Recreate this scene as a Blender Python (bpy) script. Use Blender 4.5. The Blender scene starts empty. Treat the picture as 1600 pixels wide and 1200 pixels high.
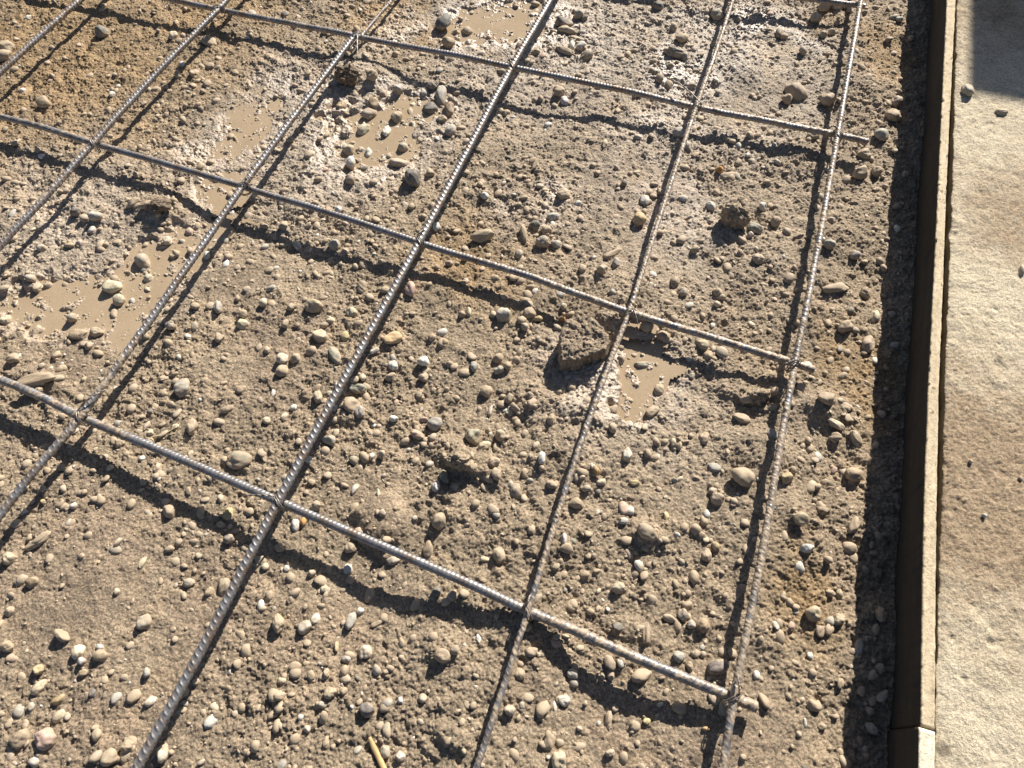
import bpy, math, random
import numpy as np
from mathutils import Vector

random.seed(7)
rng = np.random.default_rng(11)
C = bpy.context.scene.collection

# ------------------------------------------------------------------ camera, sky, sun, exposure
MZ = 0.045                                    # height of the reinforcing mesh above mean ground
CAM = np.array([0.4668, -0.6486, 0.9704 + MZ])
EUL = (0.4644, 0.0350, 0.3654)
FPX = 1049.81                                 # focal length in pixels of the 1600 px wide photograph
cam_d = bpy.data.cameras.new("camera")
cam = bpy.data.objects.new("camera", cam_d)
C.objects.link(cam)
cam.location = CAM
cam.rotation_euler = EUL
cam_d.sensor_width = 36.0
cam_d.lens = 36.0 * FPX / 1600.0
cam_d.clip_start = 0.01
cam_d.clip_end = 200
bpy.context.scene.camera = cam

SUN_L = np.array([-0.25, -1.60])              # ground shift of a shadow per metre of height
EL = math.atan2(1.0, float(np.hypot(*SUN_L)))
AZ = math.atan2(-SUN_L[0], -SUN_L[1])         # from +Y towards +X
w = bpy.data.worlds.new("World")
bpy.context.scene.world = w
w.use_nodes = True
nt = w.node_tree
sky = nt.nodes.new('ShaderNodeTexSky')
sky.sky_type = 'NISHITA'
sky.sun_disc = False
sky.sun_elevation = EL
sky.sun_rotation = AZ
sky.air_density = 0.6
sky.dust_density = 0.8
sky.ozone_density = 0.3
bg = nt.nodes['Background']
nt.links.new(sky.outputs[0], bg.inputs[0])
bg.inputs[1].default_value = 0.05
sun_d = bpy.data.lights.new("sun", 'SUN')
sun_d.energy = 4.6
sun_d.angle = math.radians(0.53)
sun_d.color = (1.0, 0.935, 0.84)
sun = bpy.data.objects.new("sun", sun_d)
C.objects.link(sun)
sd = Vector((SUN_L[0], SUN_L[1], -1.0)).normalized()
sun.rotation_euler = sd.to_track_quat('-Z', 'Y').to_euler()
sun.location = (2, 6, 5)
vs = bpy.context.scene.view_settings
vs.view_transform = 'Standard'
vs.look = 'None'
vs.gamma = 1.0
vs.exposure = 1.06
vs.use_curve_mapping = False

# ------------------------------------------------------------------ helpers
def _rot(a, b, c):
    ca, sa, cb, sb, cc, sc_ = math.cos(a), math.sin(a), math.cos(b), math.sin(b), math.cos(c), math.sin(c)
    Rx = np.array([[1, 0, 0], [0, ca, -sa], [0, sa, ca]])
    Ry = np.array([[cb, 0, sb], [0, 1, 0], [-sb, 0, cb]])
    Rz = np.array([[cc, -sc_, 0], [sc_, cc, 0], [0, 0, 1]])
    return Rz @ Ry @ Rx
RM = _rot(*EUL)

def at(x, y, z=0.0):
    """point of the place seen at a photo pixel, on the level z"""
    d = RM @ np.array([x - 800.0, 600.0 - y, -FPX])
    return CAM + (z - CAM[2]) / d[2] * d

def mesh_np(name, verts, faces, smooth=True, cols=None, attrs=None):
    """faces: (n,3) or (n,4) int array"""
    me = bpy.data.meshes.new(name)
    verts = np.asarray(verts, dtype=np.float32)
    faces = np.asarray(faces, dtype=np.int32)
    n, k = faces.shape
    me.vertices.add(len(verts))
    me.vertices.foreach_set('co', verts.ravel())
    me.loops.add(n * k)
    me.loops.foreach_set('vertex_index', faces.ravel())
    me.polygons.add(n)
    me.polygons.foreach_set('loop_start', np.arange(0, n * k, k, dtype=np.int32))
    me.polygons.foreach_set('use_smooth', np.full(n, smooth, dtype=bool))
    me.update(calc_edges=True)
    if cols is not None:
        a = me.attributes.new('col', 'FLOAT_COLOR', 'POINT')
        c4 = np.ones((len(verts), 4), dtype=np.float32)
        c4[:, :3] = cols
        a.data.foreach_set('color', c4.ravel())
    for k2, v in (attrs or {}).items():
        a = me.attributes.new(k2, 'FLOAT', 'POINT')
        a.data.foreach_set('value', np.asarray(v, dtype=np.float32).ravel())
    return me

def link(name, me, mat=None, parent=None, loc=(0, 0, 0)):
    o = bpy.data.objects.new(name, me)
    C.objects.link(o)
    if mat and me is not None:
        me.materials.append(mat)
    o.location = loc
    if parent:
        o.parent = parent
    return o

def tag(o, label, cat, group=None):
    o['label'] = label
    o['category'] = cat
    if group:
        o['group'] = group
    return o

def struct(o):
    o['kind'] = 'structure'
    return o

def icosphere(sub):
    t = (1 + 5 ** .5) / 2
    v = [(-1, t, 0), (1, t, 0), (-1, -t, 0), (1, -t, 0), (0, -1, t), (0, 1, t), (0, -1, -t), (0, 1, -t),
         (t, 0, -1), (t, 0, 1), (-t, 0, -1), (-t, 0, 1)]
    f = [(0, 11, 5), (0, 5, 1), (0, 1, 7), (0, 7, 10), (0, 10, 11), (1, 5, 9), (5, 11, 4), (11, 10, 2), (10, 7, 6),
         (7, 1, 8), (3, 9, 4), (3, 4, 2), (3, 2, 6), (3, 6, 8), (3, 8, 9), (4, 9, 5), (2, 4, 11), (6, 2, 10), (8, 6, 7), (9, 8, 1)]
    v = [np.array(q, float) / np.linalg.norm(q) for q in v]
    for _ in range(sub):
        cache = {}
        nf = []
        def mid(a, b):
            k = (min(a, b), max(a, b))
            if k not in cache:
                q = v[a] + v[b]
                v.append(q / np.linalg.norm(q))
                cache[k] = len(v) - 1
            return cache[k]
        for a, b, c in f:
            ab, bc, ca = mid(a, b), mid(b, c), mid(c, a)
            nf += [(a, ab, ca), (b, bc, ab), (c, ca, bc), (ab, bc, ca)]
        f = nf
    return np.array(v), np.array(f, dtype=np.int32)

# tileable band-limited noise
TN = 2048
def band_noise(wl_lo, wl_hi, seed, px=0.001, slope=1.0):
    """tileable noise with wavelengths between wl_lo and wl_hi metres, unit deviation"""
    r = np.random.default_rng(seed)
    f = np.fft.rfft2(r.standard_normal((TN, TN)).astype(np.float32))
    ky = np.fft.fftfreq(TN, d=px)[:, None]
    kx = np.fft.rfftfreq(TN, d=px)[None, :]
    k = np.sqrt(kx * kx + ky * ky) + 1e-9
    amp = np.where((k > 1 / wl_hi) & (k < 1 / wl_lo), k ** (-slope), 0)
    n = np.fft.irfft2(f * amp, s=(TN, TN)).astype(np.float32)
    return n / n.std()

def samp(tile, x, y, px=0.001):
    u = np.asarray(x) / px
    v = np.asarray(y) / px
    iu = np.floor(u).astype(int)
    iv = np.floor(v).astype(int)
    fu = u - iu
    fv = v - iv
    n = tile.shape[0]
    i0, i1, j0, j1 = iu % n, (iu + 1) % n, iv % n, (iv + 1) % n
    return (tile[j0, i0] * (1 - fu) * (1 - fv) + tile[j0, i1] * fu * (1 - fv)
            + tile[j1, i0] * (1 - fu) * fv + tile[j1, i1] * fu * fv)

# ------------------------------------------------------------------ materials
def new_mat(name):
    m = bpy.data.materials.new(name)
    m.use_nodes = True
    return m, m.node_tree, m.node_tree.nodes['Principled BSDF']

def nd(t, typ, **kw):
    n = t.nodes.new(typ)
    for k, v in kw.items():
        if k in ('blend_type', 'data_type', 'operation', 'attribute_name', 'noise_dimensions', 'feature', 'musgrave_type'):
            setattr(n, k, v)
        else:
            n.inputs[k].default_value = v
    return n

def noise(t, vec, scale, detail=4.0, rough=0.6):
    n = nd(t, 'ShaderNodeTexNoise', Scale=scale, Detail=detail, Roughness=rough)
    t.links.new(vec, n.inputs['Vector'])
    return n.outputs['Fac']

def ramp(t, fac, stops):
    r = t.nodes.new('ShaderNodeValToRGB')
    e = r.color_ramp.elements
    while len(e) < len(stops):
        e.new(0.5)
    for k, (pos, c) in enumerate(stops):
        e[k].position = pos
        e[k].color = (c, c, c, 1) if isinstance(c, (int, float)) else (*c, 1)
    t.links.new(fac, r.inputs['Fac'])
    return r.outputs['Color']

def mix(t, fac, a, b, mode='MIX'):
    m = t.nodes.new('ShaderNodeMix')
    m.data_type = 'RGBA'
    m.blend_type = mode
    for sock, val in ((m.inputs[0], fac), (m.inputs[6], a), (m.inputs[7], b)):
        if hasattr(val, 'links'):
            t.links.new(val, sock)
        elif isinstance(val, (int, float)):
            sock.default_value = val
        else:
            sock.default_value = (*val, 1)
    return m.outputs[2]

def math_n(t, op, a, b=0.0):
    m = t.nodes.new('ShaderNodeMath')
    m.operation = op
    for s, v in ((m.inputs[0], a), (m.inputs[1], b)):
        if hasattr(v, 'links'):
            t.links.new(v, s)
        else:
            s.default_value = v
    return m.outputs[0]

def bump(t, bs, height, strength, dist, prev=None):
    b = t.nodes.new('ShaderNodeBump')
    b.inputs['Strength'].default_value = strength
    b.inputs['Distance'].default_value = dist
    t.links.new(height, b.inputs['Height'])
    if prev is not None:
        t.links.new(prev, b.inputs['Normal'])
    return b.outputs['Normal']

def attr(t, name):
    a = t.nodes.new('ShaderNodeAttribute')
    a.attribute_name = name
    return a

def obj_vec(t):
    return t.nodes.new('ShaderNodeTexCoord').outputs['Object']

SOIL = (0.368, 0.291, 0.203)

def soil_material():
    m, t, bs = new_mat('gravelly_soil')
    v = obj_vec(t)
    col = attr(t, 'col').outputs['Color']
    wet = attr(t, 'wet').outputs['Fac']
    grain = noise(t, v, 270, 4, 0.75)
    mid = noise(t, v, 60, 4, 0.65)
    c = mix(t, 1.0, col, ramp(t, grain, [(0.37, 0.54), (0.5, 1.0), (0.64, 1.50)]), 'MULTIPLY')
    c = mix(t, 1.0, c, ramp(t, mid, [(0.3, 0.82), (0.5, 1.0), (0.7, 1.14)]), 'MULTIPLY')
    t.links.new(c, bs.inputs['Base Color'])
    r = math_n(t, 'SUBTRACT', 0.75, math_n(t, 'MULTIPLY', wet, 0.37))
    t.links.new(r, bs.inputs['Roughness'])
    t.links.new(math_n(t, 'ADD', 0.25, math_n(t, 'MULTIPLY', wet, 0.75)), bs.inputs['Specular IOR Level'])
    b1 = nd(t, 'ShaderNodeBump', Distance=0.0050)
    t.links.new(noise(t, v, 210, 5, 0.8), b1.inputs['Height'])
    t.links.new(math_n(t, 'SUBTRACT', 1.0, math_n(t, 'MULTIPLY', wet, 0.6)), b1.inputs['Strength'])
    n1 = b1.outputs['Normal']
    n2 = bump(t, bs, noise(t, v, 900, 2, 0.6), 0.6, 0.0008, n1)
    t.links.new(n2, bs.inputs['Normal'])
    return m

def stone_material():
    m, t, bs = new_mat('river_stone')
    v = obj_vec(t)
    col = attr(t, 'col').outputs['Color']
    dirt = attr(t, 'dirt').outputs['Fac']
    a = noise(t, v, 170, 4, 0.65)
    b = noise(t, v, 650, 3, 0.6)
    c = mix(t, 1.0, col, ramp(t, a, [(0.3, 0.72), (0.5, 1.0), (0.7, 1.2)]), 'MULTIPLY')
    c = mix(t, 1.0, c, ramp(t, b, [(0.3, 0.85), (0.7, 1.12)]), 'MULTIPLY')
    dn = noise(t, v, 110, 4, 0.7)
    df = ramp(t, math_n(t, 'ADD', dn, math_n(t, 'SUBTRACT', math_n(t, 'MULTIPLY', dirt, 0.9), 0.4)), [(0.42, 0.0), (0.62, 0.9)])
    c = mix(t, df, c, SOIL)
    t.links.new(c, bs.inputs['Base Color'])
    bs.inputs['Roughness'].default_value = 0.68
    bs.inputs['Specular IOR Level'].default_value = 0.3
    n1 = bump(t, bs, noise(t, v, 420, 3, 0.6), 0.35, 0.0012)
    t.links.new(n1, bs.inputs['Normal'])
    return m

def water_material():
    m, t, bs = new_mat('muddy_water')
    v = obj_vec(t)
    c = ramp(t, noise(t, v, 14, 4, 0.6), [(0.3, (0.32, 0.243, 0.158)), (0.7, (0.385, 0.298, 0.20))])
    c = mix(t, 1.0, c, ramp(t, noise(t, v, 300, 2, 0.6), [(0.3, 0.90), (0.7, 1.08)]), 'MULTIPLY')
    t.links.new(c, bs.inputs['Base Color'])
    bs.inputs['Roughness'].default_value = 0.22
    bs.inputs['IOR'].default_value = 1.33
    bs.inputs['Specular IOR Level'].default_value = 0.35
    n1 = bump(t, bs, noise(t, v, 45, 3, 0.6), 0.10, 0.002)
    t.links.new(n1, bs.inputs['Normal'])
    return m

def steel_material():
    m, t, bs = new_mat('ribbed_steel')
    v = obj_vec(t)
    mud = attr(t, 'mud').outputs['Fac']
    a = noise(t, v, 130, 4, 0.7)
    b = noise(t, v, 45, 4, 0.6)
    steel = ramp(t, a, [(0.3, (0.14, 0.14, 0.145)), (0.7, (0.29, 0.29, 0.30))])
    rust = mix(t, ramp(t, b, [(0.45, 0.0), (0.66, 0.8)]), steel, (0.165, 0.11, 0.07))
    dust = ramp(t, noise(t, v, 260, 4, 0.7), [(0.5, 0.0), (0.75, 0.5)])
    c = mix(t, dust, rust, (0.30, 0.25, 0.19))
    c = mix(t, mud, c, mix(t, 1.0, (0.33, 0.262, 0.19), ramp(t, a, [(0.3, 0.6), (0.7, 1.3)]), 'MULTIPLY'))
    t.links.new(c, bs.inputs['Base Color'])
    met = math_n(t, 'MULTIPLY', math_n(t, 'SUBTRACT', 1.0, mud), 0.5)
    t.links.new(met, bs.inputs['Metallic'])
    t.links.new(math_n(t, 'ADD', 0.46, math_n(t, 'MULTIPLY', mud, 0.1)), bs.inputs['Roughness'])
    bs.inputs['Specular IOR Level'].default_value = 0.5
    n1 = bump(t, bs, noise(t, v, 500, 3, 0.6), 0.4, 0.0008)
    t.links.new(n1, bs.inputs['Normal'])
    return m

def wire_material():
    m, t, bs = new_mat('tie_wire_steel')
    v = obj_vec(t)
    c = ramp(t, noise(t, v, 90, 3, 0.6), [(0.35, (0.13, 0.10, 0.08)), (0.65, (0.36, 0.33, 0.29))])
    t.links.new(c, bs.inputs['Base Color'])
    bs.inputs['Metallic'].default_value = 0.5
    bs.inputs['Roughness'].default_value = 0.45
    return m

def slab_material():
    m, t, bs = new_mat('rough_concrete')
    v = obj_vec(t)
    dirt = attr(t, 'dirt').outputs['Fac']
    stain_shade = attr(t, 'stain_shade').outputs['Fac']
    a = noise(t, v, 9, 5, 0.65)
    g = noise(t, v, 340, 3, 0.7)
    c = ramp(t, a, [(0.3, (0.50, 0.425, 0.305)), (0.7, (0.60, 0.52, 0.385))])
    dn = math_n(t, 'ADD', dirt, math_n(t, 'MULTIPLY', math_n(t, 'SUBTRACT', noise(t, v, 26, 5, 0.7), 0.5), 1.6))
    c = mix(t, ramp(t, dn, [(0.15, 0.0), (1.0, 0.95)]), c, ramp(t, noise(t, v, 130, 4, 0.7), [(0.35, (0.245, 0.18, 0.115)), (0.65, (0.40, 0.305, 0.205))]))
    c = mix(t, 1.0, c, ramp(t, g, [(0.36, 0.68), (0.5, 1.0), (0.66, 1.25)]), 'MULTIPLY')
    c = mix(t, stain_shade, c, (0.13, 0.11, 0.08))
    t.links.new(c, bs.inputs['Base Color'])
    bs.inputs['Roughness'].default_value = 0.9
    bs.inputs['Specular IOR Level'].default_value = 0.2
    n1 = bump(t, bs, noise(t, v, 300, 4, 0.75), 1.0, 0.0024)
    n2 = bump(t, bs, noise(t, v, 800, 2, 0.6), 0.5, 0.0007, n1)
    t.links.new(n2, bs.inputs['Normal'])
    return m

def board_material(name, lo, hi):
    m, t, bs = new_mat(name)
    v = obj_vec(t)
    mp = t.nodes.new('ShaderNodeMapping')
    mp.inputs['Scale'].default_value = (1, 0.12, 1)
    t.links.new(v, mp.inputs['Vector'])
    c = ramp(t, noise(t, mp.outputs[0], 120, 5, 0.65), [(0.3, lo), (0.7, hi)])
    c = mix(t, 1.0, c, ramp(t, noise(t, v, 420, 3, 0.7), [(0.3, 0.72), (0.5, 1.0), (0.72, 1.18)]), 'MULTIPLY')
    pits = ramp(t, noise(t, v, 95, 2, 0.5), [(0.27, 0.75), (0.33, 0.0)])
    c = mix(t, pits, c, (0.14, 0.10, 0.065))
    side = ramp(t, noise(t, mp.outputs[0], 60, 4, 0.6), [(0.3, (0.042, 0.035, 0.026)), (0.7, (0.064, 0.052, 0.038))])  # side faces coloured near-black: their shade is painted into the albedo
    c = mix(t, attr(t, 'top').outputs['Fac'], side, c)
    t.links.new(c, bs.inputs['Base Color'])
    bs.inputs['Roughness'].default_value = 0.85
    bs.inputs['Specular IOR Level'].default_value = 0.2
    n1 = bump(t, bs, noise(t, v, 280, 3, 0.65), 0.6, 0.0018)
    t.links.new(n1, bs.inputs['Normal'])
    return m

M_SOIL = soil_material()
M_STONE = stone_material()
M_WATER = water_material()
M_STEEL = steel_material()
M_WIRE = wire_material()
M_SLAB = slab_material()
M_BOARD = board_material('timber_with_grout', (0.43, 0.345, 0.23), (0.62, 0.52, 0.36))
M_BOARD2 = board_material('pale_timber', (0.60, 0.53, 0.40), (0.76, 0.70, 0.55))

def plain_material(name, a, b, scale, rough=0.85):
    m, t, bs = new_mat(name)
    v = obj_vec(t)
    c = ramp(t, noise(t, v, scale, 4, 0.6), [(0.3, a), (0.7, b)])
    t.links.new(c, bs.inputs['Base Color'])
    bs.inputs['Roughness'].default_value = rough
    return m
M_STRAW = plain_material('dry_straw', (0.36, 0.235, 0.095), (0.52, 0.37, 0.17), 160, 0.6)
M_STRAW2 = plain_material('pale_straw', (0.40, 0.32, 0.19), (0.52, 0.43, 0.27), 160, 0.7)
M_SHADE_BLOCK = plain_material('shade_block_grey', (0.30, 0.28, 0.25), (0.42, 0.40, 0.36), 8)

# ------------------------------------------------------------------ bars of the mesh as seen in the photograph (pixel way-points)
Z_LONG = MZ
Z_CROSS = MZ - 0.0135
CROSS = {
    'top': [(900, -62), (1080, -28), (1245, -4), (1338, 7), (1352, 9)],
    'far': [(-220, -102), (60, -44), (200, -14), (270, 0), (340, 15), (450, 36), (557, 57), (680, 80), (800, 105), (945, 135), (1088, 167), (1200, 190), (1309, 211), (1356, 222)],
    'middle': [(-260, 118), (0, 182), (70, 200), (146, 224), (260, 256), (380, 292), (515, 333), (655, 379), (820, 430), (900, 459), (982, 488), (1110, 527), (1242, 568), (1272, 578)],
    'near': [(-260, 500), (0, 593), (60, 618), (126, 651), (280, 716), (435, 783), (550, 833), (650, 876), (740, 915), (825, 955), (900, 986), (985, 1024), (1146, 1090), (1182, 1105)],
}
LONG = {
    'leftmost': [(330, -190), (220, -90), (125, 0), (62, 57), (0, 114), (-130, 236)],
    'fifth': [(520, -190), (430, -90), (345, 10), (300, 57), (225, 135), (146, 223), (75, 303), (0, 384), (-150, 560)],
    'fourth': [(553, 57), (466, 174), (380, 290), (315, 385), (240, 492), (126, 650), (60, 730), (0, 806), (-180, 1045)],
    'third': [(985, -230), (925, -120), (860, 0), (800, 104), (728, 240), (655, 378), (545, 580), (435, 783), (330, 985), (215, 1200), (120, 1380)],
    'second': [(1210, -220), (1178, -110), (1145, 0), (1118, 82), (1088, 166), (1037, 320), (983, 487), (955, 560), (905, 700), (860, 840), (825, 955), (785, 1078), (745, 1200), (690, 1370)],
    'rightmost': [(1385, -230), (1366, -120), (1345, 0), (1333, 70), (1309, 210), (1279, 380), (1243, 566), (1220, 690), (1188, 880), (1147, 1090), (1130, 1200), (1105, 1380)],
}
SHADOWS = {
    'far': [(100, 12), (188, 20), (275, 40), (325, 42), (400, 58), (520, 86), (575, 100), (650, 130), (700, 135), (775, 158), (850, 180), (900, 185), (1040, 200), (1090, 208), (1150, 212), (1250, 232), (1295, 250), (1335, 266)],
    'middle': [(0, 225), (75, 240), (140, 260), (200, 282), (275, 305), (312, 327), (350, 347), (400, 362), (500, 392), (600, 417), (637, 427), (687, 436), (750, 455), (800, 472), (850, 490), (970, 547), (1050, 570), (1100, 577), (1150, 582), (1200, 587), (1270, 605)],
    'near': [(0, 662), (50, 680), (90, 697), (130, 705), (170, 735), (210, 760), (250, 780), (300, 800), (400, 845), (440, 865), (480, 885), (560, 918), (600, 930), (650, 945), (730, 962), (800, 975), (840, 982), (870, 1000), (910, 1045), (950, 1075), (1000, 1102), (1050, 1115), (1100, 1125), (1140, 1130), (1175, 1140)],
}
# ground heights from where the cross-bar shadows fall
ctrl = []
for k, pts in SHADOWS.items():
    B = np.array([at(x, y, Z_CROSS)[:2] for x, y in CROSS[k]])
    for s in pts:
        best = None
        for g in np.arange(0.0, 0.08, 0.0005):
            q = at(*s, Z_CROSS - g)
            e = abs(q[1] - SUN_L[1] * g - np.interp(q[0] - SUN_L[0] * g, B[:, 0], B[:, 1]))
            if best is None or e < best[0]:
                best = (e, g, q)
        ctrl.append((best[2][0], best[2][1], Z_CROSS - best[1]))
for x, y in [(1000, 440), (983, 487), (955, 560), (930, 630), (905, 700), (860, 840), (830, 940), (785, 1078), (745, 1200), (690, 1370)]:
    q = at(x, y, Z_LONG)
    ctrl.append((q[0], q[1], Z_LONG - 0.0045))
for x, y, z in [(1440, 100, -0.014), (1425, 300, -0.016), (1405, 600, -0.018), (1380, 900, -0.02), (1360, 1150, -0.02), (1370, 450, -0.004), (1340, 750, -0.006), (1310, 1000, -0.004), (1345, 620, -0.004), (1300, 380, 0.026), (1285, 440, 0.026), (1268, 490, 0.024), (1240, 640, 0.026), (1225, 720, 0.027), (1215, 800, 0.027), (1200, 880, 0.027), (1180, 980, 0.026), (1135, 1160, 0.024), (1325, 130, 0.02), (1335, 60, 0.02), (600, 700, 0.004), (1100, 750, 0.008),
                (500, 1100, 0), (150, 1000, 0), (250, 480, -0.006), (150, 100, 0.003), (1180, 350, 0.002), (950, 300, 0.0), (620, 230, -0.012), (1080, 1000, 0.004)]:
    q = at(x, y, 0.0)
    ctrl.append((q[0], q[1], z))
ctrl = np.array(ctrl)

def base_h(x, y):
    x = np.asarray(x, float)
    y = np.asarray(y, float)
    num = np.zeros_like(x)
    den = np.full_like(x, 40.0)           # weak pull to zero
    for cx, cy, cz in ctrl:
        d2 = (x - cx) ** 2 + (y - cy) ** 2
        wgt = 1.0 / (d2 + 0.0016) ** 1.5 * 0.01
        num += wgt * cz
        den += wgt
    return num / den

# ------------------------------------------------------------------ height tiles
T_BIG = band_noise(0.10, 0.60, 1, slope=1.4)
T_MID = band_noise(0.022, 0.09, 2, slope=1.2)
T_SM = band_noise(0.008, 0.026, 3, slope=1.0)
T_FINE = band_noise(0.0035, 0.009, 4, slope=0.6)
T_MASK = band_noise(0.05, 0.5, 5, slope=1.5)
T_HUE = band_noise(0.03, 0.3, 6, slope=1.2)

def crumb_tile():
    """crumbs (caps) and pits stamped over a tile; metres"""
    h = np.zeros((TN, TN), dtype=np.float32)
    r = np.random.default_rng(21)
    def stamp(n, rlo, rhi, hh, sign, power):
        for _ in range(n):
            rad = rlo * (rhi / rlo) ** (r.random() ** 1.8)
            el = 0.65 + 0.7 * r.random()
            an = r.random() * math.pi
            m = int(rad * max(el, 1 / el) * 1000) + 2
            cy, cx = r.integers(0, TN, 2)
            iy = np.arange(-m, m + 1)
            X, Y = np.meshgrid(iy, iy)
            u = (X * math.cos(an) + Y * math.sin(an)) / (rad * 1000 * el)
            v = (-X * math.sin(an) + Y * math.cos(an)) / (rad * 1000 / el)
            d = 1 - (u * u + v * v) ** power
            cap = np.where(d > 0, np.sqrt(np.clip(d, 0, 1)), 0) * rad * hh * (0.6 + 0.8 * r.random())
            ys = (iy + cy) % TN
            xs = (iy + cx) % TN
            ix = np.ix_(ys, xs)
            if sign > 0:
                h[ix] = np.maximum(h[ix], cap)
            else:
                h[ix] = np.where(cap > 0.0004, h[ix] * 0.5 - cap, h[ix])
    stamp(9000, 0.004, 0.011, 0.55, 1, 1.0)
    stamp(22000, 0.002, 0.0055, 0.8, 1, 1.0)
    stamp(2600, 0.003, 0.009, 0.8, -1, 1.4)
    stamp(9000, 0.002, 0.005, 1.0, -1, 1.5)
    stamp(9000, 0.002, 0.005, 0.9, 1, 1.0)
    return h
T_CRUMB = crumb_tile()

# puddles: (pixel x, y, half-width px, half-height px, rotation deg) groups
PUDDLES = [
    [(600, 205, 75, 50, 0), (640, 165, 55, 22, 10), (575, 240, 50, 22, 0)],
    [(765, 35, 85, 28, -8), (700, 48, 30, 12, 0)],
    [(392, 190, 48, 36, -30), (425, 160, 18, 14, 0)],
    [(352, 288, 34, 22, -20), (385, 272, 14, 10, 0)],
    [(240, 425, 88, 50, -22), (175, 470, 90, 40, -20), (60, 465, 90, 30, -20), (90, 500, 60, 24, -10), (300, 410, 42, 22, -30), (195, 515, 34, 18, -30)],
    [(1003, 588, 30, 26, 0), (985, 640, 26, 22, 0), (1005, 540, 24, 14, 0)],
    [(988, 517, 20, 10, 0)],
]
pud = []
for grp in PUDDLES:
    es = []
    for (px, py, rx, ry, rd) in grp:
        c = at(px, py, 0.0)
        a = math.radians(rd)
        e1 = at(px + rx * math.cos(a), py + rx * math.sin(a), 0.0) - c
        e2 = at(px - ry * math.sin(a), py + ry * math.cos(a), 0.0) - c
        Mi = np.linalg.inv(np.array([[e1[0], e2[0]], [e1[1], e2[1]]]))
        es.append((c[0], c[1], Mi))
    pud.append(es)

def pud_field(es, x, y):
    """>0 inside, 1 at the middle"""
    f = np.full(np.shape(x), -5.0)
    for cx, cy, Mi in es:
        u = Mi[0, 0] * (x - cx) + Mi[0, 1] * (y - cy)
        v = Mi[1, 0] * (x - cx) + Mi[1, 1] * (y - cy)
        f = np.maximum(f, 1 - np.sqrt(u * u + v * v))
    return f

PUD_Z = []
for es in pud:
    cx, cy = np.array([e[0] for e in es]), np.array([e[1] for e in es])
    PUD_Z.append(float(base_h(cx, cy).mean()) - 0.0070)

# smoother silted patches: pixel x, y, radius in metres
SILT = [(430, 550, 0.10), (520, 955, 0.09), (310, 960, 0.11), (150, 850, 0.12), (90, 560, 0.08), (330, 430, 0.07), (1120, 1170, 0.10),
        (560, 790, 0.05), (850, 140, 0.09), (1000, 300, 0.10), (200, 1110, 0.10), (70, 940, 0.12), (950, 1150, 0.08)]
silt = [(*at(px, py, 0.0)[:2], r) for px, py, r in SILT]
# orange-brown loam patches
LOAM = [(120, 90, 0.30), (330, 25, 0.16), (20, 60, 0.3), (1370, 80, 0.10), (600, 25, 0.10), (1310, 560, 0.06), (1270, 930, 0.07), (720, 400, 0.10), (1360, 640, 0.05)]
loam = [(*at(px, py, 0.0)[:2], r) for px, py, r in LOAM]
# dark brown / grey muddier patches
GREY = [(850, 60, 0.26), (1100, 120, 0.26), (1250, 60, 0.1), (690, 40, 0.14), (520, 240, 0.17), (100, 330, 0.17), (1030, 330, 0.16), (1000, 610, 0.12), (380, 220, 0.13), (460, 150, 0.12), (640, 150, 0.13)]
grey = [(*at(px, py, 0.0)[:2], r) for px, py, r in GREY]

def gauss(lst, x, y):
    f = np.zeros(np.shape(x))
    for cx, cy, r in lst:
        f = np.maximum(f, np.exp(-((x - cx) ** 2 + (y - cy) ** 2) / (r * r)))
    return f

def ground_fields(x, y):
    h0 = base_h(x, y)
    msk = samp(T_MASK, x, y)
    sl = gauss(silt, x + 0.03 * msk, y)
    rough = np.clip(1.0 - 0.38 * sl + 0.12 * msk, 0.22, 1.25)
    lo = gauss(loam, x + 0.03 * msk, y)
    det = (0.0013 * samp(T_MID, x, y) + 0.0006 * samp(T_SM, x, y) + 0.0007 * samp(T_FINE, x, y)
           + (0.46 - 0.08 * lo) * samp(T_CRUMB, x, y))
    h = h0 + 0.0020 * samp(T_BIG, x, y) + rough * det - 0.0035
    wet = np.zeros(np.shape(x))
    inside = np.zeros(np.shape(x))
    for es, zw in zip(pud, PUD_Z):
        f = pud_field(es, x, y) + 0.19 * msk + 0.22 * samp(T_MID, x, y)
        m = np.clip(f / 0.55 + 0.55, 0, 1)
        m = m * m * (3 - 2 * m)
        target = zw - 0.0037 + det * 1.05
        h = h - 0.55 * det * np.clip(1 + f / 0.8, 0, 1) * (1 - m) * rough
        h = h * (1 - m) + target * m
        inside = np.maximum(inside, m)
        wet = np.maximum(wet, np.clip(1 + f / 0.9, 0, 1) ** 2)
    return h, wet, sl, lo, gauss(grey, x + 0.05 * msk, y), inside

# ------------------------------------------------------------------ board line and slab (pixel lines at their own heights)
Z_TOP = MZ + 0.055
LEAN = 0.024                                  # the board's foot stands this much further right than its top
bL0, bL1 = at(1480, 0, Z_TOP), at(1439, 1200, Z_TOP)
bdir = (bL0 - bL1)[:2] / np.linalg.norm((bL0 - bL1)[:2])     # away from the camera
bn = np.array([bdir[1], -bdir[0]])                            # to the right
B_O = bL1[:2]
def board_pt(s, t, z):
    q = B_O + bdir * s + bn * t
    return np.array([q[0], q[1], z])
def board_st(x, y):
    d = np.stack([np.asarray(x) - B_O[0], np.asarray(y) - B_O[1]], -1)
    return d @ bdir, d @ bn
def t_of(px, py, z=Z_TOP):
    q = at(px, py, z)
    return board_st(q[0], q[1])[1]

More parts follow.
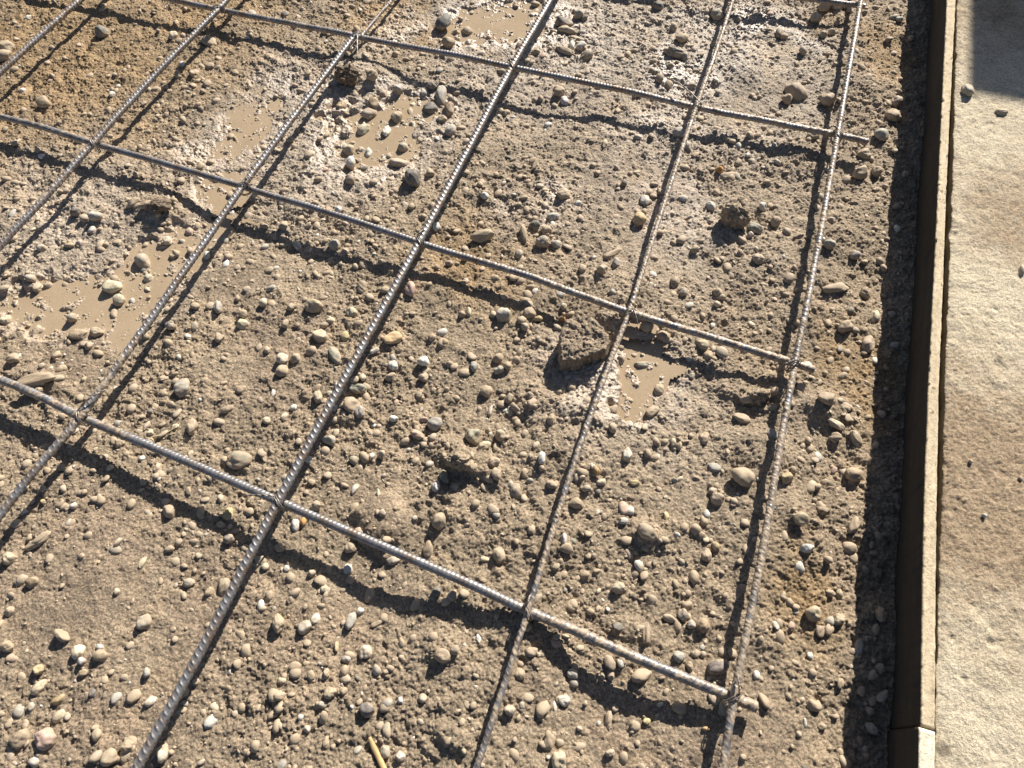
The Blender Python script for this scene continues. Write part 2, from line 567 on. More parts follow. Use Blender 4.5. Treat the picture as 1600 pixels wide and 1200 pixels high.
def px_curve(pts):
    g = [board_st(*at(x, y, Z_TOP)[:2]) for x, y in pts]
    return np.array([float(a[0]) for a in g])[::-1], np.array([float(a[1]) for a in g])[::-1]
LE_S, LE_T = px_curve([(1479, 0), (1472, 150), (1465, 300), (1458, 450), (1450, 600), (1444.5, 750), (1441, 900), (1439, 1050), (1438, 1200)])
RE_S, RE_T = px_curve([(1493.5, 0), (1486, 150), (1479, 300), (1474, 450), (1467.5, 600), (1465, 750), (1463, 900), (1462, 1050), (1461, 1200)])
def edge_l(S):
    return np.interp(S, LE_S, LE_T)
def board_w(S):
    return np.maximum(np.interp(S, RE_S, RE_T) - edge_l(S), 0.012)

# ------------------------------------------------------------------ ground sheet
def stretched(lo, hi, step, far):
    core = np.arange(lo, hi, step)
    out = []
    s, p = step, core[-1]
    while p < far:
        s *= 1.25
        p += s
        out.append(p)
    inn = []
    s, p = step, core[0]
    while p > -far:
        s *= 1.25
        p -= s
        inn.append(p)
    return np.concatenate([inn[::-1], core, out])
gx = stretched(-1.36, 0.92, 0.00155, 12.0)
gy = stretched(-0.98, 1.16, 0.0016, 12.0)
GX, GY = np.meshgrid(gx, gy)
H, WET, SLT, LOM, GRY, INS = ground_fields(GX, GY)
core = (GX > -1.40) & (GX < 1.3) & (GY > -1.05) & (GY < 1.25)
H = np.where(core, H, base_h(GX, GY) - 0.0035)

# larger lumps of earth that belong to the ground
LUMPS = [(600, 813, 48, 40, 0.020), (1010, 835, 26, 18, 0.010), (745, 728, 44, 20, 0.014), (690, 790, 40, 30, 0.008), (540, 640, 30, 20, 0.010),
         (1290, 640, 34, 22, 0.012), (1180, 700, 50, 30, 0.008), (250, 325, 40, 18, 0.010), (150, 330, 40, 16, 0.008), (705, 705, 40, 22, 0.010),
         (1060, 300, 30, 14, 0.006), (1280, 860, 30, 30, 0.008), (690, 1010, 36, 26, 0.008), (710, 1150, 34, 18, 0.010), (990, 985, 40, 16, 0.006),
         (830, 620, 40, 26, 0.010), (1150, 610, 30, 20, 0.010), (470, 320, 26, 12, 0.006), (575, 112, 44, 18, 0.012), (90, 20, 40, 12, 0.008),
         (1175, 100, 26, 30, 0.006), (1240, 800, 20, 24, 0.007), (60, 590, 44, 16, 0.012), (890, 640, 24, 18, 0.006)]
for lx, ly, rx, ry, hh in LUMPS:
    c = at(lx, ly, 0.005)
    r1 = np.linalg.norm(at(lx + rx, ly, 0.005) - c)
    r2 = np.linalg.norm(at(lx, ly + ry, 0.005) - c)
    wob = 1 + 0.22 * samp(T_MID, GX, GY)
    d = ((GX - c[0]) / r1) ** 2 + ((GY - c[1]) / r2) ** 2
    H += np.where(d < 4, hh * np.exp(-(d * wob) ** 2), 0)

def clampbelow():
    """the ground dives under the board and the slab"""
    global H
    s, t = board_st(GX, GY)
    lim = Z_TOP - 0.06
    H = np.where(t > edge_l(s) + 0.006 + LEAN, np.minimum(H, lim), H)
clampbelow()

hue = samp(T_HUE, GX, GY)
msk = samp(T_MASK, GX, GY)
c_dry = np.array(SOIL)
c_loam = np.array((0.355, 0.25, 0.14))
c_grey = np.array((0.378, 0.311, 0.238))
c_mud = np.array((0.335, 0.255, 0.182))
col = np.empty(GX.shape + (3,), dtype=np.float32)
kl = np.clip(LOM * 1.1 + 0.12 * hue, 0, 1)[..., None]
kg = np.clip(GRY + 0.15 * hue, 0, 1)[..., None]
ks = np.clip(SLT * 0.7 + 0.10 * msk, 0, 1)[..., None]
col[:] = c_dry
col = col * (1 - kg) + c_grey * kg
col = col * (1 - ks) + c_mud * ks
col = col * (1 - kl) + c_loam * kl
ki = np.clip(np.maximum(INS, WET * 0.9 - 0.1), 0, 1)[..., None]
col = col * (1 - 0.8 * ki) + np.array((0.375, 0.288, 0.203)) * 0.8 * ki
col *= (1 + 0.07 * hue[..., None])
ny, nx = GX.shape
idx = np.arange(nx * ny, dtype=np.int32).reshape(ny, nx)
quads = np.stack([idx[:-1, :-1], idx[:-1, 1:], idx[1:, 1:], idx[1:, :-1]], -1).reshape(-1, 4)
wet_attr = np.clip(WET * 0.75 + 0.72 * GRY + 0.25 * msk * GRY, 0, 1)
gme = mesh_np('ground', np.stack([GX, GY, H], -1).reshape(-1, 3), quads, True, col.reshape(-1, 3), {'wet': wet_attr})
struct(link('ground', gme, M_SOIL))

def gz(x, y):
    """ground height from the sheet"""
    ix = np.clip(np.searchsorted(gx, x) - 1, 0, nx - 2)
    iy = np.clip(np.searchsorted(gy, y) - 1, 0, ny - 2)
    fx = (x - gx[ix]) / (gx[ix + 1] - gx[ix])
    fy = (y - gy[iy]) / (gy[iy + 1] - gy[iy])
    return (H[iy, ix] * (1 - fx) * (1 - fy) + H[iy, ix + 1] * fx * (1 - fy)
            + H[iy + 1, ix] * (1 - fx) * fy + H[iy + 1, ix + 1] * fx * fy)

def gz_mean(x, y, r):
    o = [(0, 0), (.7, 0), (-.7, 0), (0, .7), (0, -.7)]
    return float(np.mean([gz(x + a * r, y + b * r) for a, b in o]))

def ground_at(px, py, lift=0.0):
    z = 0.0
    for _ in range(5):
        q = at(px, py, z + lift)
        z = gz_mean(q[0], q[1], 0.004)
    q = at(px, py, z + lift)
    return np.array([q[0], q[1], z])

# ------------------------------------------------------------------ puddle water
for es, zw in zip(pud, PUD_Z):
    cx, cy = [e[0] for e in es], [e[1] for e in es]
    rr = 0.22
    xs = np.arange(min(cx) - rr, max(cx) + rr, 0.005)
    ys = np.arange(min(cy) - rr, max(cy) + rr, 0.005)
    X, Y = np.meshgrid(xs, ys)
    f = pud_field(es, X, Y) + 0.19 * samp(T_MASK, X, Y) + 0.22 * samp(T_MID, X, Y)
    keep = f > -0.55
    cell = keep[:-1, :-1] | keep[1:, :-1] | keep[:-1, 1:] | keep[1:, 1:]
    I = np.arange(X.size).reshape(X.shape)
    q = np.stack([I[:-1, :-1], I[:-1, 1:], I[1:, 1:], I[1:, :-1]], -1)[cell]
    used, inv = np.unique(q, return_inverse=True)
    vv = np.stack([X.ravel()[used], Y.ravel()[used], np.full(len(used), zw - 0.0012)], -1)
    struct(link('puddle', mesh_np('puddle', vv, inv.reshape(q.shape)), M_WATER))

# ------------------------------------------------------------------ formwork boards along the edge
def box_strip(s0, s1, t0, t1, z0, z1, ds, wob, seed):
    """long board with slightly uneven arrises, rounded top edges"""
    prof = [(t0, z0), (t0, z1 - 0.0016), (t0 + 0.0016, z1)] + [(t0 + (t1 - t0) * k / 6, z1) for k in range(1, 6)] + [(t1 - 0.0016, z1), (t1, z1 - 0.0016), (t1, z0)]
    n = max(2, int((s1 - s0) / ds))
    S = np.linspace(s0, s1, n)
    r = np.random.default_rng(seed)
    V = []
    for k, (t, z) in enumerate(prof):
        tt = t * board_w(S) / bw + edge_l(S) + (wob * samp(T_SM, S, np.full(n, 0.31 + 0.011 * k)) if 2 <= k <= 8 else 0) + 0.4 * wob * samp(T_MID, S, np.full(n, 0.6))
        if z == z0:
            tt = tt + LEAN
        zz = np.full(n, z)
        if z > z0:
            zz = zz + wob * 0.8 * samp(T_SM, S, np.full(n, 1.31 + 0.004 * k))
        P = B_O[None, :] + bdir[None, :] * S[:, None] + bn[None, :] * tt[:, None]
        V.append(np.stack([P[:, 0], P[:, 1], zz], -1))
    V = np.stack(V, 1)
    m = len(prof)
    I = np.arange(n * m).reshape(n, m)
    q = np.stack([I[:-1, :-1], I[1:, :-1], I[1:, 1:], I[:-1, 1:]], -1).reshape(-1, 4)
    verts = V.reshape(-1, 3)
    c0, c1 = len(verts), len(verts) + 1
    verts = np.concatenate([verts, V[0].mean(0)[None], V[-1].mean(0)[None]])
    caps = [(I[0, k], I[0, k + 1], c0) for k in range(m - 1)] + [(I[0, m - 1], I[0, 0], c0)]
    caps += [(I[-1, k + 1], I[-1, k], c1) for k in range(m - 1)] + [(I[-1, 0], I[-1, m - 1], c1)]
    tri = np.concatenate([q[:, [0, 1, 2]], q[:, [0, 2, 3]], np.array(caps)])
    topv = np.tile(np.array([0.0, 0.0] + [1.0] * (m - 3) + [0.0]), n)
    return verts, tri, np.concatenate([topv, [0, 0]])
s_joint = board_st(*at(1440, 1136, Z_TOP)[:2])[0]
bw = t_of(1469, 900)
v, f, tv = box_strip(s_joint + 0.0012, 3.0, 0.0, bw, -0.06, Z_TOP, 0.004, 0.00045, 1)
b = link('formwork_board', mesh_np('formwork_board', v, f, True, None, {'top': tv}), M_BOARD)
tag(b, 'long thin tan formwork board standing on edge beside the concrete slab', 'board')
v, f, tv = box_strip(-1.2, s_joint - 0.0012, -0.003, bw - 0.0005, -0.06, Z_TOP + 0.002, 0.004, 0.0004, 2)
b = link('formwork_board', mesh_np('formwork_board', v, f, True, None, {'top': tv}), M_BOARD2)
tag(b, 'paler whiter board end butted to the long tan board at the bottom of the photo', 'board')

# ------------------------------------------------------------------ concrete slab
ts = np.concatenate([np.arange(0, 0.30, 0.0022), np.geomspace(0.302, 4.0, 50)])
ss = np.concatenate([-0.1 - np.geomspace(0.003, 2.0, 25)[::-1], np.arange(-0.1, 1.70, 0.0024), 1.70 + np.geomspace(0.004, 4.0, 45)])
TT, SS = np.meshgrid(ts, ss)
# left edge of the slab follows the photograph: a gap that closes towards the camera
gap_pts = [(1463, 1200), (1464.5, 1050), (1466, 1000), (1470, 900), (1474.5, 750), (1478, 600), (1483, 450), (1489, 300), (1493, 150), (1497, 0)]
gs = [board_st(*at(x, y, Z_TOP)[:2]) for x, y in gap_pts]
gS = np.array([float(g[0]) for g in gs])
gT = np.array([float(g[1]) for g in gs])
edge = np.interp(ss, gS, gT) + 0.0006 * samp(T_MID, ss, np.full(len(ss), 0.2)) + 0.0004 * samp(T_FINE, ss, np.full(len(ss), 0.5))
edge = np.maximum(edge, edge_l(ss) + board_w(ss) + 0.0012)
TA = edge[:, None] + TT
hb = 0.0003 * samp(T_SM, TA * 1.3, SS + 0.4) + (0.00035 + 0.0004 * np.clip(1.2 - np.abs(SS - 0.42) / 0.28, 0, 1)) * samp(T_FINE, TA, SS) + 0.0005 * samp(T_MID, TA, SS)
near_edge = np.exp(-(TT / 0.004) ** 2)
hb = np.minimum(hb, 0.0022) - 0.0015 * near_edge * (1 + 0.15 * samp(T_SM, TA, SS))
pit = samp(T_CRUMB, TA + 0.7, SS + 0.9)
smooth_s = np.clip(1.2 - np.abs(SS - 0.42) / 0.28, 0, 1)       # a rougher middle stretch
hb = hb + np.minimum(pit, 0.0) * 0.25 + np.maximum(pit, 0) * (0.06 + 0.24 * smooth_s)
ZZ = Z_TOP - 0.001 + np.where((SS > -0.1) & (SS < 1.7) & (TT < 0.4), hb, 0)
PX = B_O[0] + bdir[0] * SS + bn[0] * TA
PY = B_O[1] + bdir[1] * SS + bn[1] * TA
top = np.stack([PX, PY, ZZ], -1)
side = top[:, :1].copy()
side[..., 2] = -0.06
side[..., 0] += bn[0] * LEAN
side[..., 1] += bn[1] * LEAN
lip = top[:, :1].copy()
lip[..., 2] -= 0.0015
ALL = np.concatenate([side, lip, top], 1)
n1, m1 = ALL.shape[:2]
I = np.arange(n1 * m1).reshape(n1, m1)
q = np.stack([I[:-1, :-1], I[:-1, 1:], I[1:, 1:], I[1:, :-1]], -1).reshape(-1, 4)
def px_st(px, py):
    q_ = at(px, py, Z_TOP)
    return [float(a) for a in board_st(q_[0], q_[1])]
dirt = np.zeros((n1, m1))
SSa = np.concatenate([SS[:, :1], SS[:, :1], SS], 1)
TAa = np.concatenate([TA[:, :1], TA[:, :1], TA], 1)
for (px, py, rs, rt, k) in [(1540, 760, 0.17, 0.3, 1.5), (1575, 330, 0.12, 0.09, 1.0), 
                            (1570, 20, 0.12, 0.2, 0.8), (1505, 40, 0.12, 0.03, 0.6)]:
    s_, t_ = px_st(px, py)
    dirt = np.maximum(dirt, k * np.exp(-((SSa - s_) / rs) ** 2 - ((TAa - t_) / rt) ** 2))
s_, t_ = px_st(1473, 1170)
dd = np.hypot(SSa - s_, TAa - t_) / 0.0085
stain_shade = np.clip((1.15 - dd) / 0.25, 0, 1) * 0.6
stain_shade[:, :2] = 1.0  # slab side and lip painted dark to stand for shade in the gap
struct(link('pavement', mesh_np('pavement', ALL.reshape(-1, 3), q, True, None, {'dirt': dirt, 'stain_shade': stain_shade}), M_SLAB))

def slab_z(px, py):
    return at(px, py, Z_TOP)

# ------------------------------------------------------------------ unseen block added out of frame to cast the corner shade on the slab
cs, ct = px_st(1512, 148)
hw = 1.25
corner = B_O + bdir * cs + bn * ct - SUN_L * hw
zb = Z_TOP - 0.002
def shade_block_geo(o0, la, lb, z0, z1, bev):
    xs = [0, bev, lb - bev, lb]
    V, F = [], []
    pts = [(0, 0), (lb, 0), (lb, la), (0, la)]
    ring = []
    for zz, ins in ((z0, 0), (z1 - bev, 0), (z1, bev)):
        r_ = []
        for (tb, ta) in pts:
            tb2 = min(max(tb, ins), lb - ins)
            ta2 = min(max(ta, ins), la - ins)
            P = o0 + bn * tb2 + bdir * ta2
            V.append((P[0], P[1], zz))
            r_.append(len(V) - 1)
        ring.append(r_)
    for a, b_ in zip(ring[:-1], ring[1:]):
        for k in range(4):
            F.append((a[k], a[(k + 1) % 4], b_[(k + 1) % 4], b_[k]))
    F.append(tuple(ring[-1]))
    return V, F
V, F = shade_block_geo(corner, 1.6, 1.2, zb, zb + hw, 0.004)
shade_block = link('added_shade_block', mesh_np('added_shade_block', V, F, False), M_SHADE_BLOCK)
tag(shade_block, 'plain grey block added out of view to cast the corner shade on the slab', 'shade_block')

# ------------------------------------------------------------------ reinforcing mesh
root = bpy.data.objects.new('rebar_mesh', None)
C.objects.link(root)
root.location = (0, 0, 0)
tag(root, 'grid of ribbed steel rebar tied with wire, raised just above the muddy gravel', 'rebar mesh')

def spline(P, step):
    P = np.asarray(P)
    Q = np.concatenate([[2 * P[0] - P[1]], P, [2 * P[-1] - P[-2]]])
    out = []
    for k in range(1, len(Q) - 2):
        p0, p1, p2, p3 = Q[k - 1:k + 3]
        n = max(2, int(np.linalg.norm(p2 - p1) / step))
        t = np.linspace(0, 1, n, endpoint=False)[:, None]
        d1 = (p2 - p0) / 2
        d2 = (p3 - p1) / 2
        # keep tangents in proportion to the span
        L = np.linalg.norm(p2 - p1)
        d1 = d1 / (np.linalg.norm(d1) + 1e-9) * L
        d2 = d2 / (np.linalg.norm(d2) + 1e-9) * L
        h00 = 2 * t ** 3 - 3 * t ** 2 + 1
        h10 = t ** 3 - 2 * t ** 2 + t
        h01 = -2 * t ** 3 + 3 * t ** 2
        h11 = t ** 3 - t ** 2
        out.append(h00 * p1 + h10 * d1 + h01 * p2 + h11 * d2)
    out.append(P[-1:])
    return np.concatenate(out)

def rebar(path, rad, pitch, tilt, rib, mud, lon, seed, step=0.0013, K=18):
    n = len(path)
    T = np.gradient(path, axis=0)
    T /= np.linalg.norm(T, axis=1)[:, None]
    up = np.array([0, 0, 1.0])
    Sd = np.cross(T, up)
    Sd /= np.linalg.norm(Sd, axis=1)[:, None]
    Up = np.cross(Sd, T)
    s = np.concatenate([[0], np.cumsum(np.linalg.norm(np.diff(path, axis=0), axis=1))])
    th = np.arange(K) / K * 2 * math.pi
    A = th[None, :] + 0 * s[:, None]
    loc = A - lon
    half = np.sin(loc)                                   # zero at the two longitudinal ribs
    sgn = np.where(half >= 0, 1, -1)
    ph = (s[:, None] + sgn * tilt * rad * np.cos(loc)) / pitch + 0.5 * (sgn < 0)
    fr = ph - np.floor(ph)
    pulse = np.clip(1 - np.abs(fr - 0.5) / 0.22, 0, 1)
    pulse = pulse * pulse * (3 - 2 * pulse)
    cres = np.clip(np.abs(half) * 1.6, 0, 1)
    lonrib = np.clip(1 - np.abs(half) / 0.30, 0, 1)
    r = rad + rib * pulse * cres + rib * 0.9 * lonrib
    # mud: lumps that fill the ribs
    sx = s[:, None] + 0.37 * seed
    mn = samp(T_SM, sx + 0 * A, A * rad + 0.13 * seed) + 0.7 * samp(T_MID, sx + 0 * A, A * rad + 0.29 * seed)
    m = np.clip(mud[:, None] * 1.6 + 0.45 * mn - 0.35, 0, 1) * np.clip(mud[:, None] * 4, 0, 1)
    rm = rad + rib * 0.6 + 0.0005 * samp(T_FINE, sx + 0 * A, A * rad) + 0.0003 * mn
    r = r * (1 - m * 0.85) + rm * m * 0.85
    V = path[:, None, :] + r[..., None] * (np.cos(A)[..., None] * Sd[:, None, :] + np.sin(A)[..., None] * Up[:, None, :])
    I = np.arange(n * K).reshape(n, K)
    J = np.roll(I, -1, 1)
    q = np.stack([I[:-1], J[:-1], J[1:], I[1:]], -1).reshape(-1, 4)
    verts = V.reshape(-1, 3)
    nv = len(verts)
    verts = np.concatenate([verts, path[:1], path[-1:]])
    tri = np.concatenate([q[:, [0, 1, 2]], q[:, [0, 2, 3]],
                          np.stack([J[0], I[0], np.full(K, nv)], -1), np.stack([I[-1], J[-1], np.full(K, nv + 1)], -1)])
    return verts, tri, np.concatenate([m.ravel(), [m[0].mean(), m[-1].mean()]])

def bar(name, way, z, rad, pitch, tilt, rib, mudf, lon, seed, label=None):
    P = np.array([at(x, y, z) for x, y in way])
    path = spline(P, 0.0014)
    # mud as a function of the pixel along the bar, by way-point
    d = np.concatenate([[0], np.cumsum(np.linalg.norm(np.diff(P, axis=0), axis=1))])
    s = np.concatenate([[0], np.cumsum(np.linalg.norm(np.diff(path, axis=0), axis=1))])
    md = np.interp(s, d * s[-1] / d[-1], mudf)
    # slight waviness of a real bar
    path[:, 2] += 0.0006 * samp(T_BIG, s, np.full(len(s), 0.1 * seed))
    v, f, m = rebar(path, rad, pitch, tilt, rib, md, lon, seed)
    o = link(name, mesh_np(name, v, f, True, None, {'mud': m}), M_STEEL, root)
    if label:
        o['label'] = label
    return o

def mudf(way, **kw):
    return kw['m'] if 'm' in kw else [0.05] * len(way)

bar('cross_bar', CROSS['top'], Z_CROSS, 0.0054, 0.0072, 0.5, 0.0010, [0.5] * 5, 0.4, 1)
bar('cross_bar', CROSS['far'], Z_CROSS, 0.0056, 0.0068, 0.5, 0.0010, [0.25] * 6 + [0.1, 0.05, 0.05, 0.08, 0.2, 0.4, 0.45, 0.5], 0.6, 2,
    'cross bar farthest up the mesh, plain grey and brown')
bar('cross_bar', CROSS['middle'], Z_CROSS, 0.0058, 0.0068, 0.5, 0.0010, [0.3, 0.3, 0.3, 0.25, 0.12, 0.08, 0.05, 0.08, 0.25, 0.45, 0.6, 0.5, 0.7, 1.0], 0.2, 3,
    'middle cross bar, mud caked towards its right end')
bar('cross_bar', CROSS['near'], Z_CROSS, 0.0065, 0.0070, 0.5, 0.0010, [0.3, 0.25, 0.3, 0.35, 0.02, 0.0, 0.0, 0.0, 0.02, 0.3, 0.6, 0.4, 0.7, 1.0], 0.5, 4,
    'nearest cross bar, clean grey steel muddy at its right end')
bar('long_bar', LONG['leftmost'], Z_LONG, 0.0054, 0.0088, 0.9, 0.0013, [0.2, 0.2, 0.25, 0.2, 0.1, 0.1], 2.4, 5)
bar('long_bar', LONG['fifth'], Z_LONG, 0.0055, 0.0090, 0.9, 0.0013, [0.2, 0.2, 0.15, 0.05, 0.05, 0.15, 0.25, 0.05, 0.1], 2.4, 6)
bar('long_bar', LONG['fourth'], Z_LONG, 0.0057, 0.0092, 0.9, 0.0013, [0.0, 0.0, 0.1, 0.1, 0.1, 0.5, 0.2, 0.05, 0.05], 2.4, 7)
bar('long_bar', LONG['third'], Z_LONG, 0.0064, 0.0094, 0.9, 0.0014, [0.1, 0.1, 0.1, 0.0, 0.0, 0.12, 0.02, 0.0, 0.0, 0.03, 0.1], 2.5, 8,
    'cleanest and shiniest long bar with strong ribs')
bar('long_bar', LONG['second'], Z_LONG, 0.0038, 0.0086, 0.9, 0.0008, [0.85, 0.85, 0.85, 0.8, 0.85, 0.8, 0.85, 0.85, 0.4, 0.85, 0.55, 0.4, 0.55, 0.6], 2.4, 9,
    'mud coated long bar half sunk in the gravel')
bar('long_bar', LONG['rightmost'], Z_LONG, 0.0049, 0.0088, 0.6, 0.0007, [0.4, 0.4, 0.35, 0.35, 0.45, 0.55, 0.65, 0.75, 0.8, 0.75, 0.6, 0.6], 2.4, 10,
    'long bar nearest the board, mud coated towards the bottom')
# thinner lapped bar that carries on beyond the end of the fourth long bar
bar('long_bar', [(700, -120), (655, -58), (612, 0), (588, 28), (562, 60), (548, 80)], Z_CROSS - 0.012, 0.0036, 0.0070, 0.6, 0.0006, [0.6] * 6, 2.0, 11,
    'thin dark bar lapped beyond the end of the fourth long bar')

# tie wires: a loop over the crossing and a twisted tail
def tube(path, rad, K=7):
    path = np.asarray(path)
    n = len(path)
    T = np.gradient(path, axis=0)
    T /= np.linalg.norm(T, axis=1)[:, None] + 1e-12
    ref = np.array([0.31, 0.52, 0.80])
    Sd = np.cross(T, ref)
    Sd /= np.linalg.norm(Sd, axis=1)[:, None] + 1e-12
    Up = np.cross(Sd, T)
    th = np.arange(K) / K * 2 * math.pi
    V = path[:, None, :] + rad * (np.cos(th)[None, :, None] * Sd[:, None, :] + np.sin(th)[None, :, None] * Up[:, None, :])
    I = np.arange(n * K).reshape(n, K)
    J = np.roll(I, -1, 1)
    q = np.stack([I[:-1], J[:-1], J[1:], I[1:]], -1).reshape(-1, 4)
    return V.reshape(-1, 3), q

def join(parts):
    V, F, o = [], [], 0
    for v_, f_ in parts:
        V.append(v_)
        F.append(f_ + o)
        o += len(v_)
    return np.concatenate(V), np.concatenate(F)

def tie(px, py, ang, tail, seed):
    c = at(px, py, MZ)
    r = random.Random(seed)
    zt, zbm = MZ + 0.0086, MZ - 0.0135 - 0.0085
    parts = []
    d = np.array([math.cos(ang), math.sin(ang), 0])
    e = np.array([-d[1], d[0], 0])
    for off in (-0.0014, 0.0016):
        # closed loop in a vertical plane lying diagonally across the crossing
        u = np.linspace(0, 2 * math.pi, 40)
        rx = 0.0115
        zc, hz = (zt + zbm) / 2, (zt - zbm) / 2
        su, cu = np.sin(u), np.cos(u)
        X = np.sign(cu) * np.abs(cu) ** 0.7 * rx
        Z = zc + np.sign(su) * np.abs(su) ** 0.7 * hz
        wob = np.array([r.uniform(-.0005, .0005) for _ in u])
        p = c[None, :2].repeat(40, 0)
        P = np.concatenate([p, Z[:, None]], 1) + X[:, None] * d + (off + wob)[:, None] * e
        parts.append(tube(P, 0.0009))
    if tail:
        tx, ty, tz = tail
        q = at(px + tx, py + ty, MZ + tz)
        for ph in (0, math.pi):
            u = np.linspace(0, 1, 40)
            S0 = np.array([c[0], c[1], zt]) + d * 0.006
            P = S0[None] * (1 - u)[:, None] + q[None] * u[:, None]
            P[:, 2] += 0.006 * np.sin(u * math.pi)
            a = u * 16 + ph
            k = np.where(ph > 0, 1.0, 1.0) * 0.0011 * np.minimum(1, u * 5)
            P = P + (np.cos(a) * k)[:, None] * e + (np.sin(a) * k)[:, None] * np.array([0, 0, 1.0])
            if ph > 0:
                P = P[:34]
            parts.append(tube(P, 0.00095))
    v_, f_ = join(parts)
    return link('tie_wire', mesh_np('tie_wire', v_, f_), M_WIRE, root)
V_ANG = math.radians(45)
TIES = [((340, 14), 0.8, None), ((557, 57), 0.9, (2, 34, 0.008)), ((800, 104), 2.3, (-16, -22, 0.003)), ((1088, 166), 0.8, (-44, -44, 0.001)), ((1309, 210), 2.4, (-16, -10, 0.006)),
        ((146, 223), 2.4, None), ((380, 291), 0.8, (18, -14, 0.004)), ((655, 378), 2.4, (10, -18, 0.002)), ((982, 488), 0.8, (14, 18, 0.004)), ((1242, 568), 0.8, (-20, 4, 0.004)),
        ((126, 651), 2.3, (38, -42, 0.006)), ((435, 783), 2.5, (-54, -8, 0.001)), ((825, 955), 2.3, (4, -26, 0.006)), ((1146, 1090), 0.8, (6, -34, 0.008))]
for k, (p, a, tl) in enumerate(TIES):
    tie(p[0], p[1], a, tl, k)

# ------------------------------------------------------------------ stones
IV3, IF3 = icosphere(3)
IV2, IF2 = icosphere(2)
IV1, IF1 = icosphere(1)

def stone_shape(dirs, kind, seed):
    """unit stone: kind 'round' or 'angular'"""
    r = np.random.default_rng(seed)
    rad = np.ones(len(dirs))
    if kind == 'angular':
        nrm = r.standard_normal((13, 3))
        nrm /= np.linalg.norm(nrm, axis=1)[:, None]
        dist = 0.62 + 0.36 * r.random(13)
        c = dirs @ nrm.T
        rr = np.where(c > 0.05, dist[None] / np.maximum(c, 0.05), 9.0)
        k = 14.0
        rad = (np.sum(rr ** -k, axis=1) + 1.0) ** (-1 / k)
    else:
        nrm = r.standard_normal((9, 3))
        nrm /= np.linalg.norm(nrm, axis=1)[:, None]
        dist = 0.72 + 0.4 * r.random(9)
        c = dirs @ nrm.T
        rr = np.where(c > 0.05, dist[None] / np.maximum(c, 0.05), 9.0)
        rad = (np.sum(rr ** -7.0, axis=1) + 1.0) ** (-1 / 7.0)
    for a, fr in ((0.10, 1.4), (0.06, 2.7), (0.035, 5.0), (0.018, 9.0)):
        for _ in range(3):
            ax = r.standard_normal(3)
            ax /= np.linalg.norm(ax)
            rad = rad + a * 0.55 * np.sin(fr * (dirs @ ax) * 2 + r.random() * 6.28) * (1.0 if kind == 'round' else 0.6)
    v_ = dirs * rad[:, None]
    v_ /= np.abs(v_).max(0)[None]
    return v_

SC = {'w': (0.55, 0.52, 0.455), 'c': (0.52, 0.445, 0.32), 'g': (0.36, 0.335, 0.285), 't': (0.41, 0.335, 0.235), 'd': (0.165, 0.152, 0.13),
      'y': (0.43, 0.335, 0.19), 'p': (0.45, 0.33, 0.26), 'b': (0.24, 0.18, 0.12), 'o': (0.52, 0.28, 0.10), 'm': (0.27, 0.26, 0.20)}
CN = {'w': 'white', 'c': 'cream', 'g': 'grey', 't': 'tan', 'd': 'dark grey', 'y': 'yellowish', 'p': 'pinkish', 'b': 'brown', 'o': 'orange', 'm': 'mossy grey'}
DIRT = {'w': 0.12, 'c': 0.2, 'g': 0.3, 't': 0.42, 'd': 0.25, 'y': 0.22, 'p': 0.25, 'b': 0.45, 'o': 0.1, 'm': 0.3}

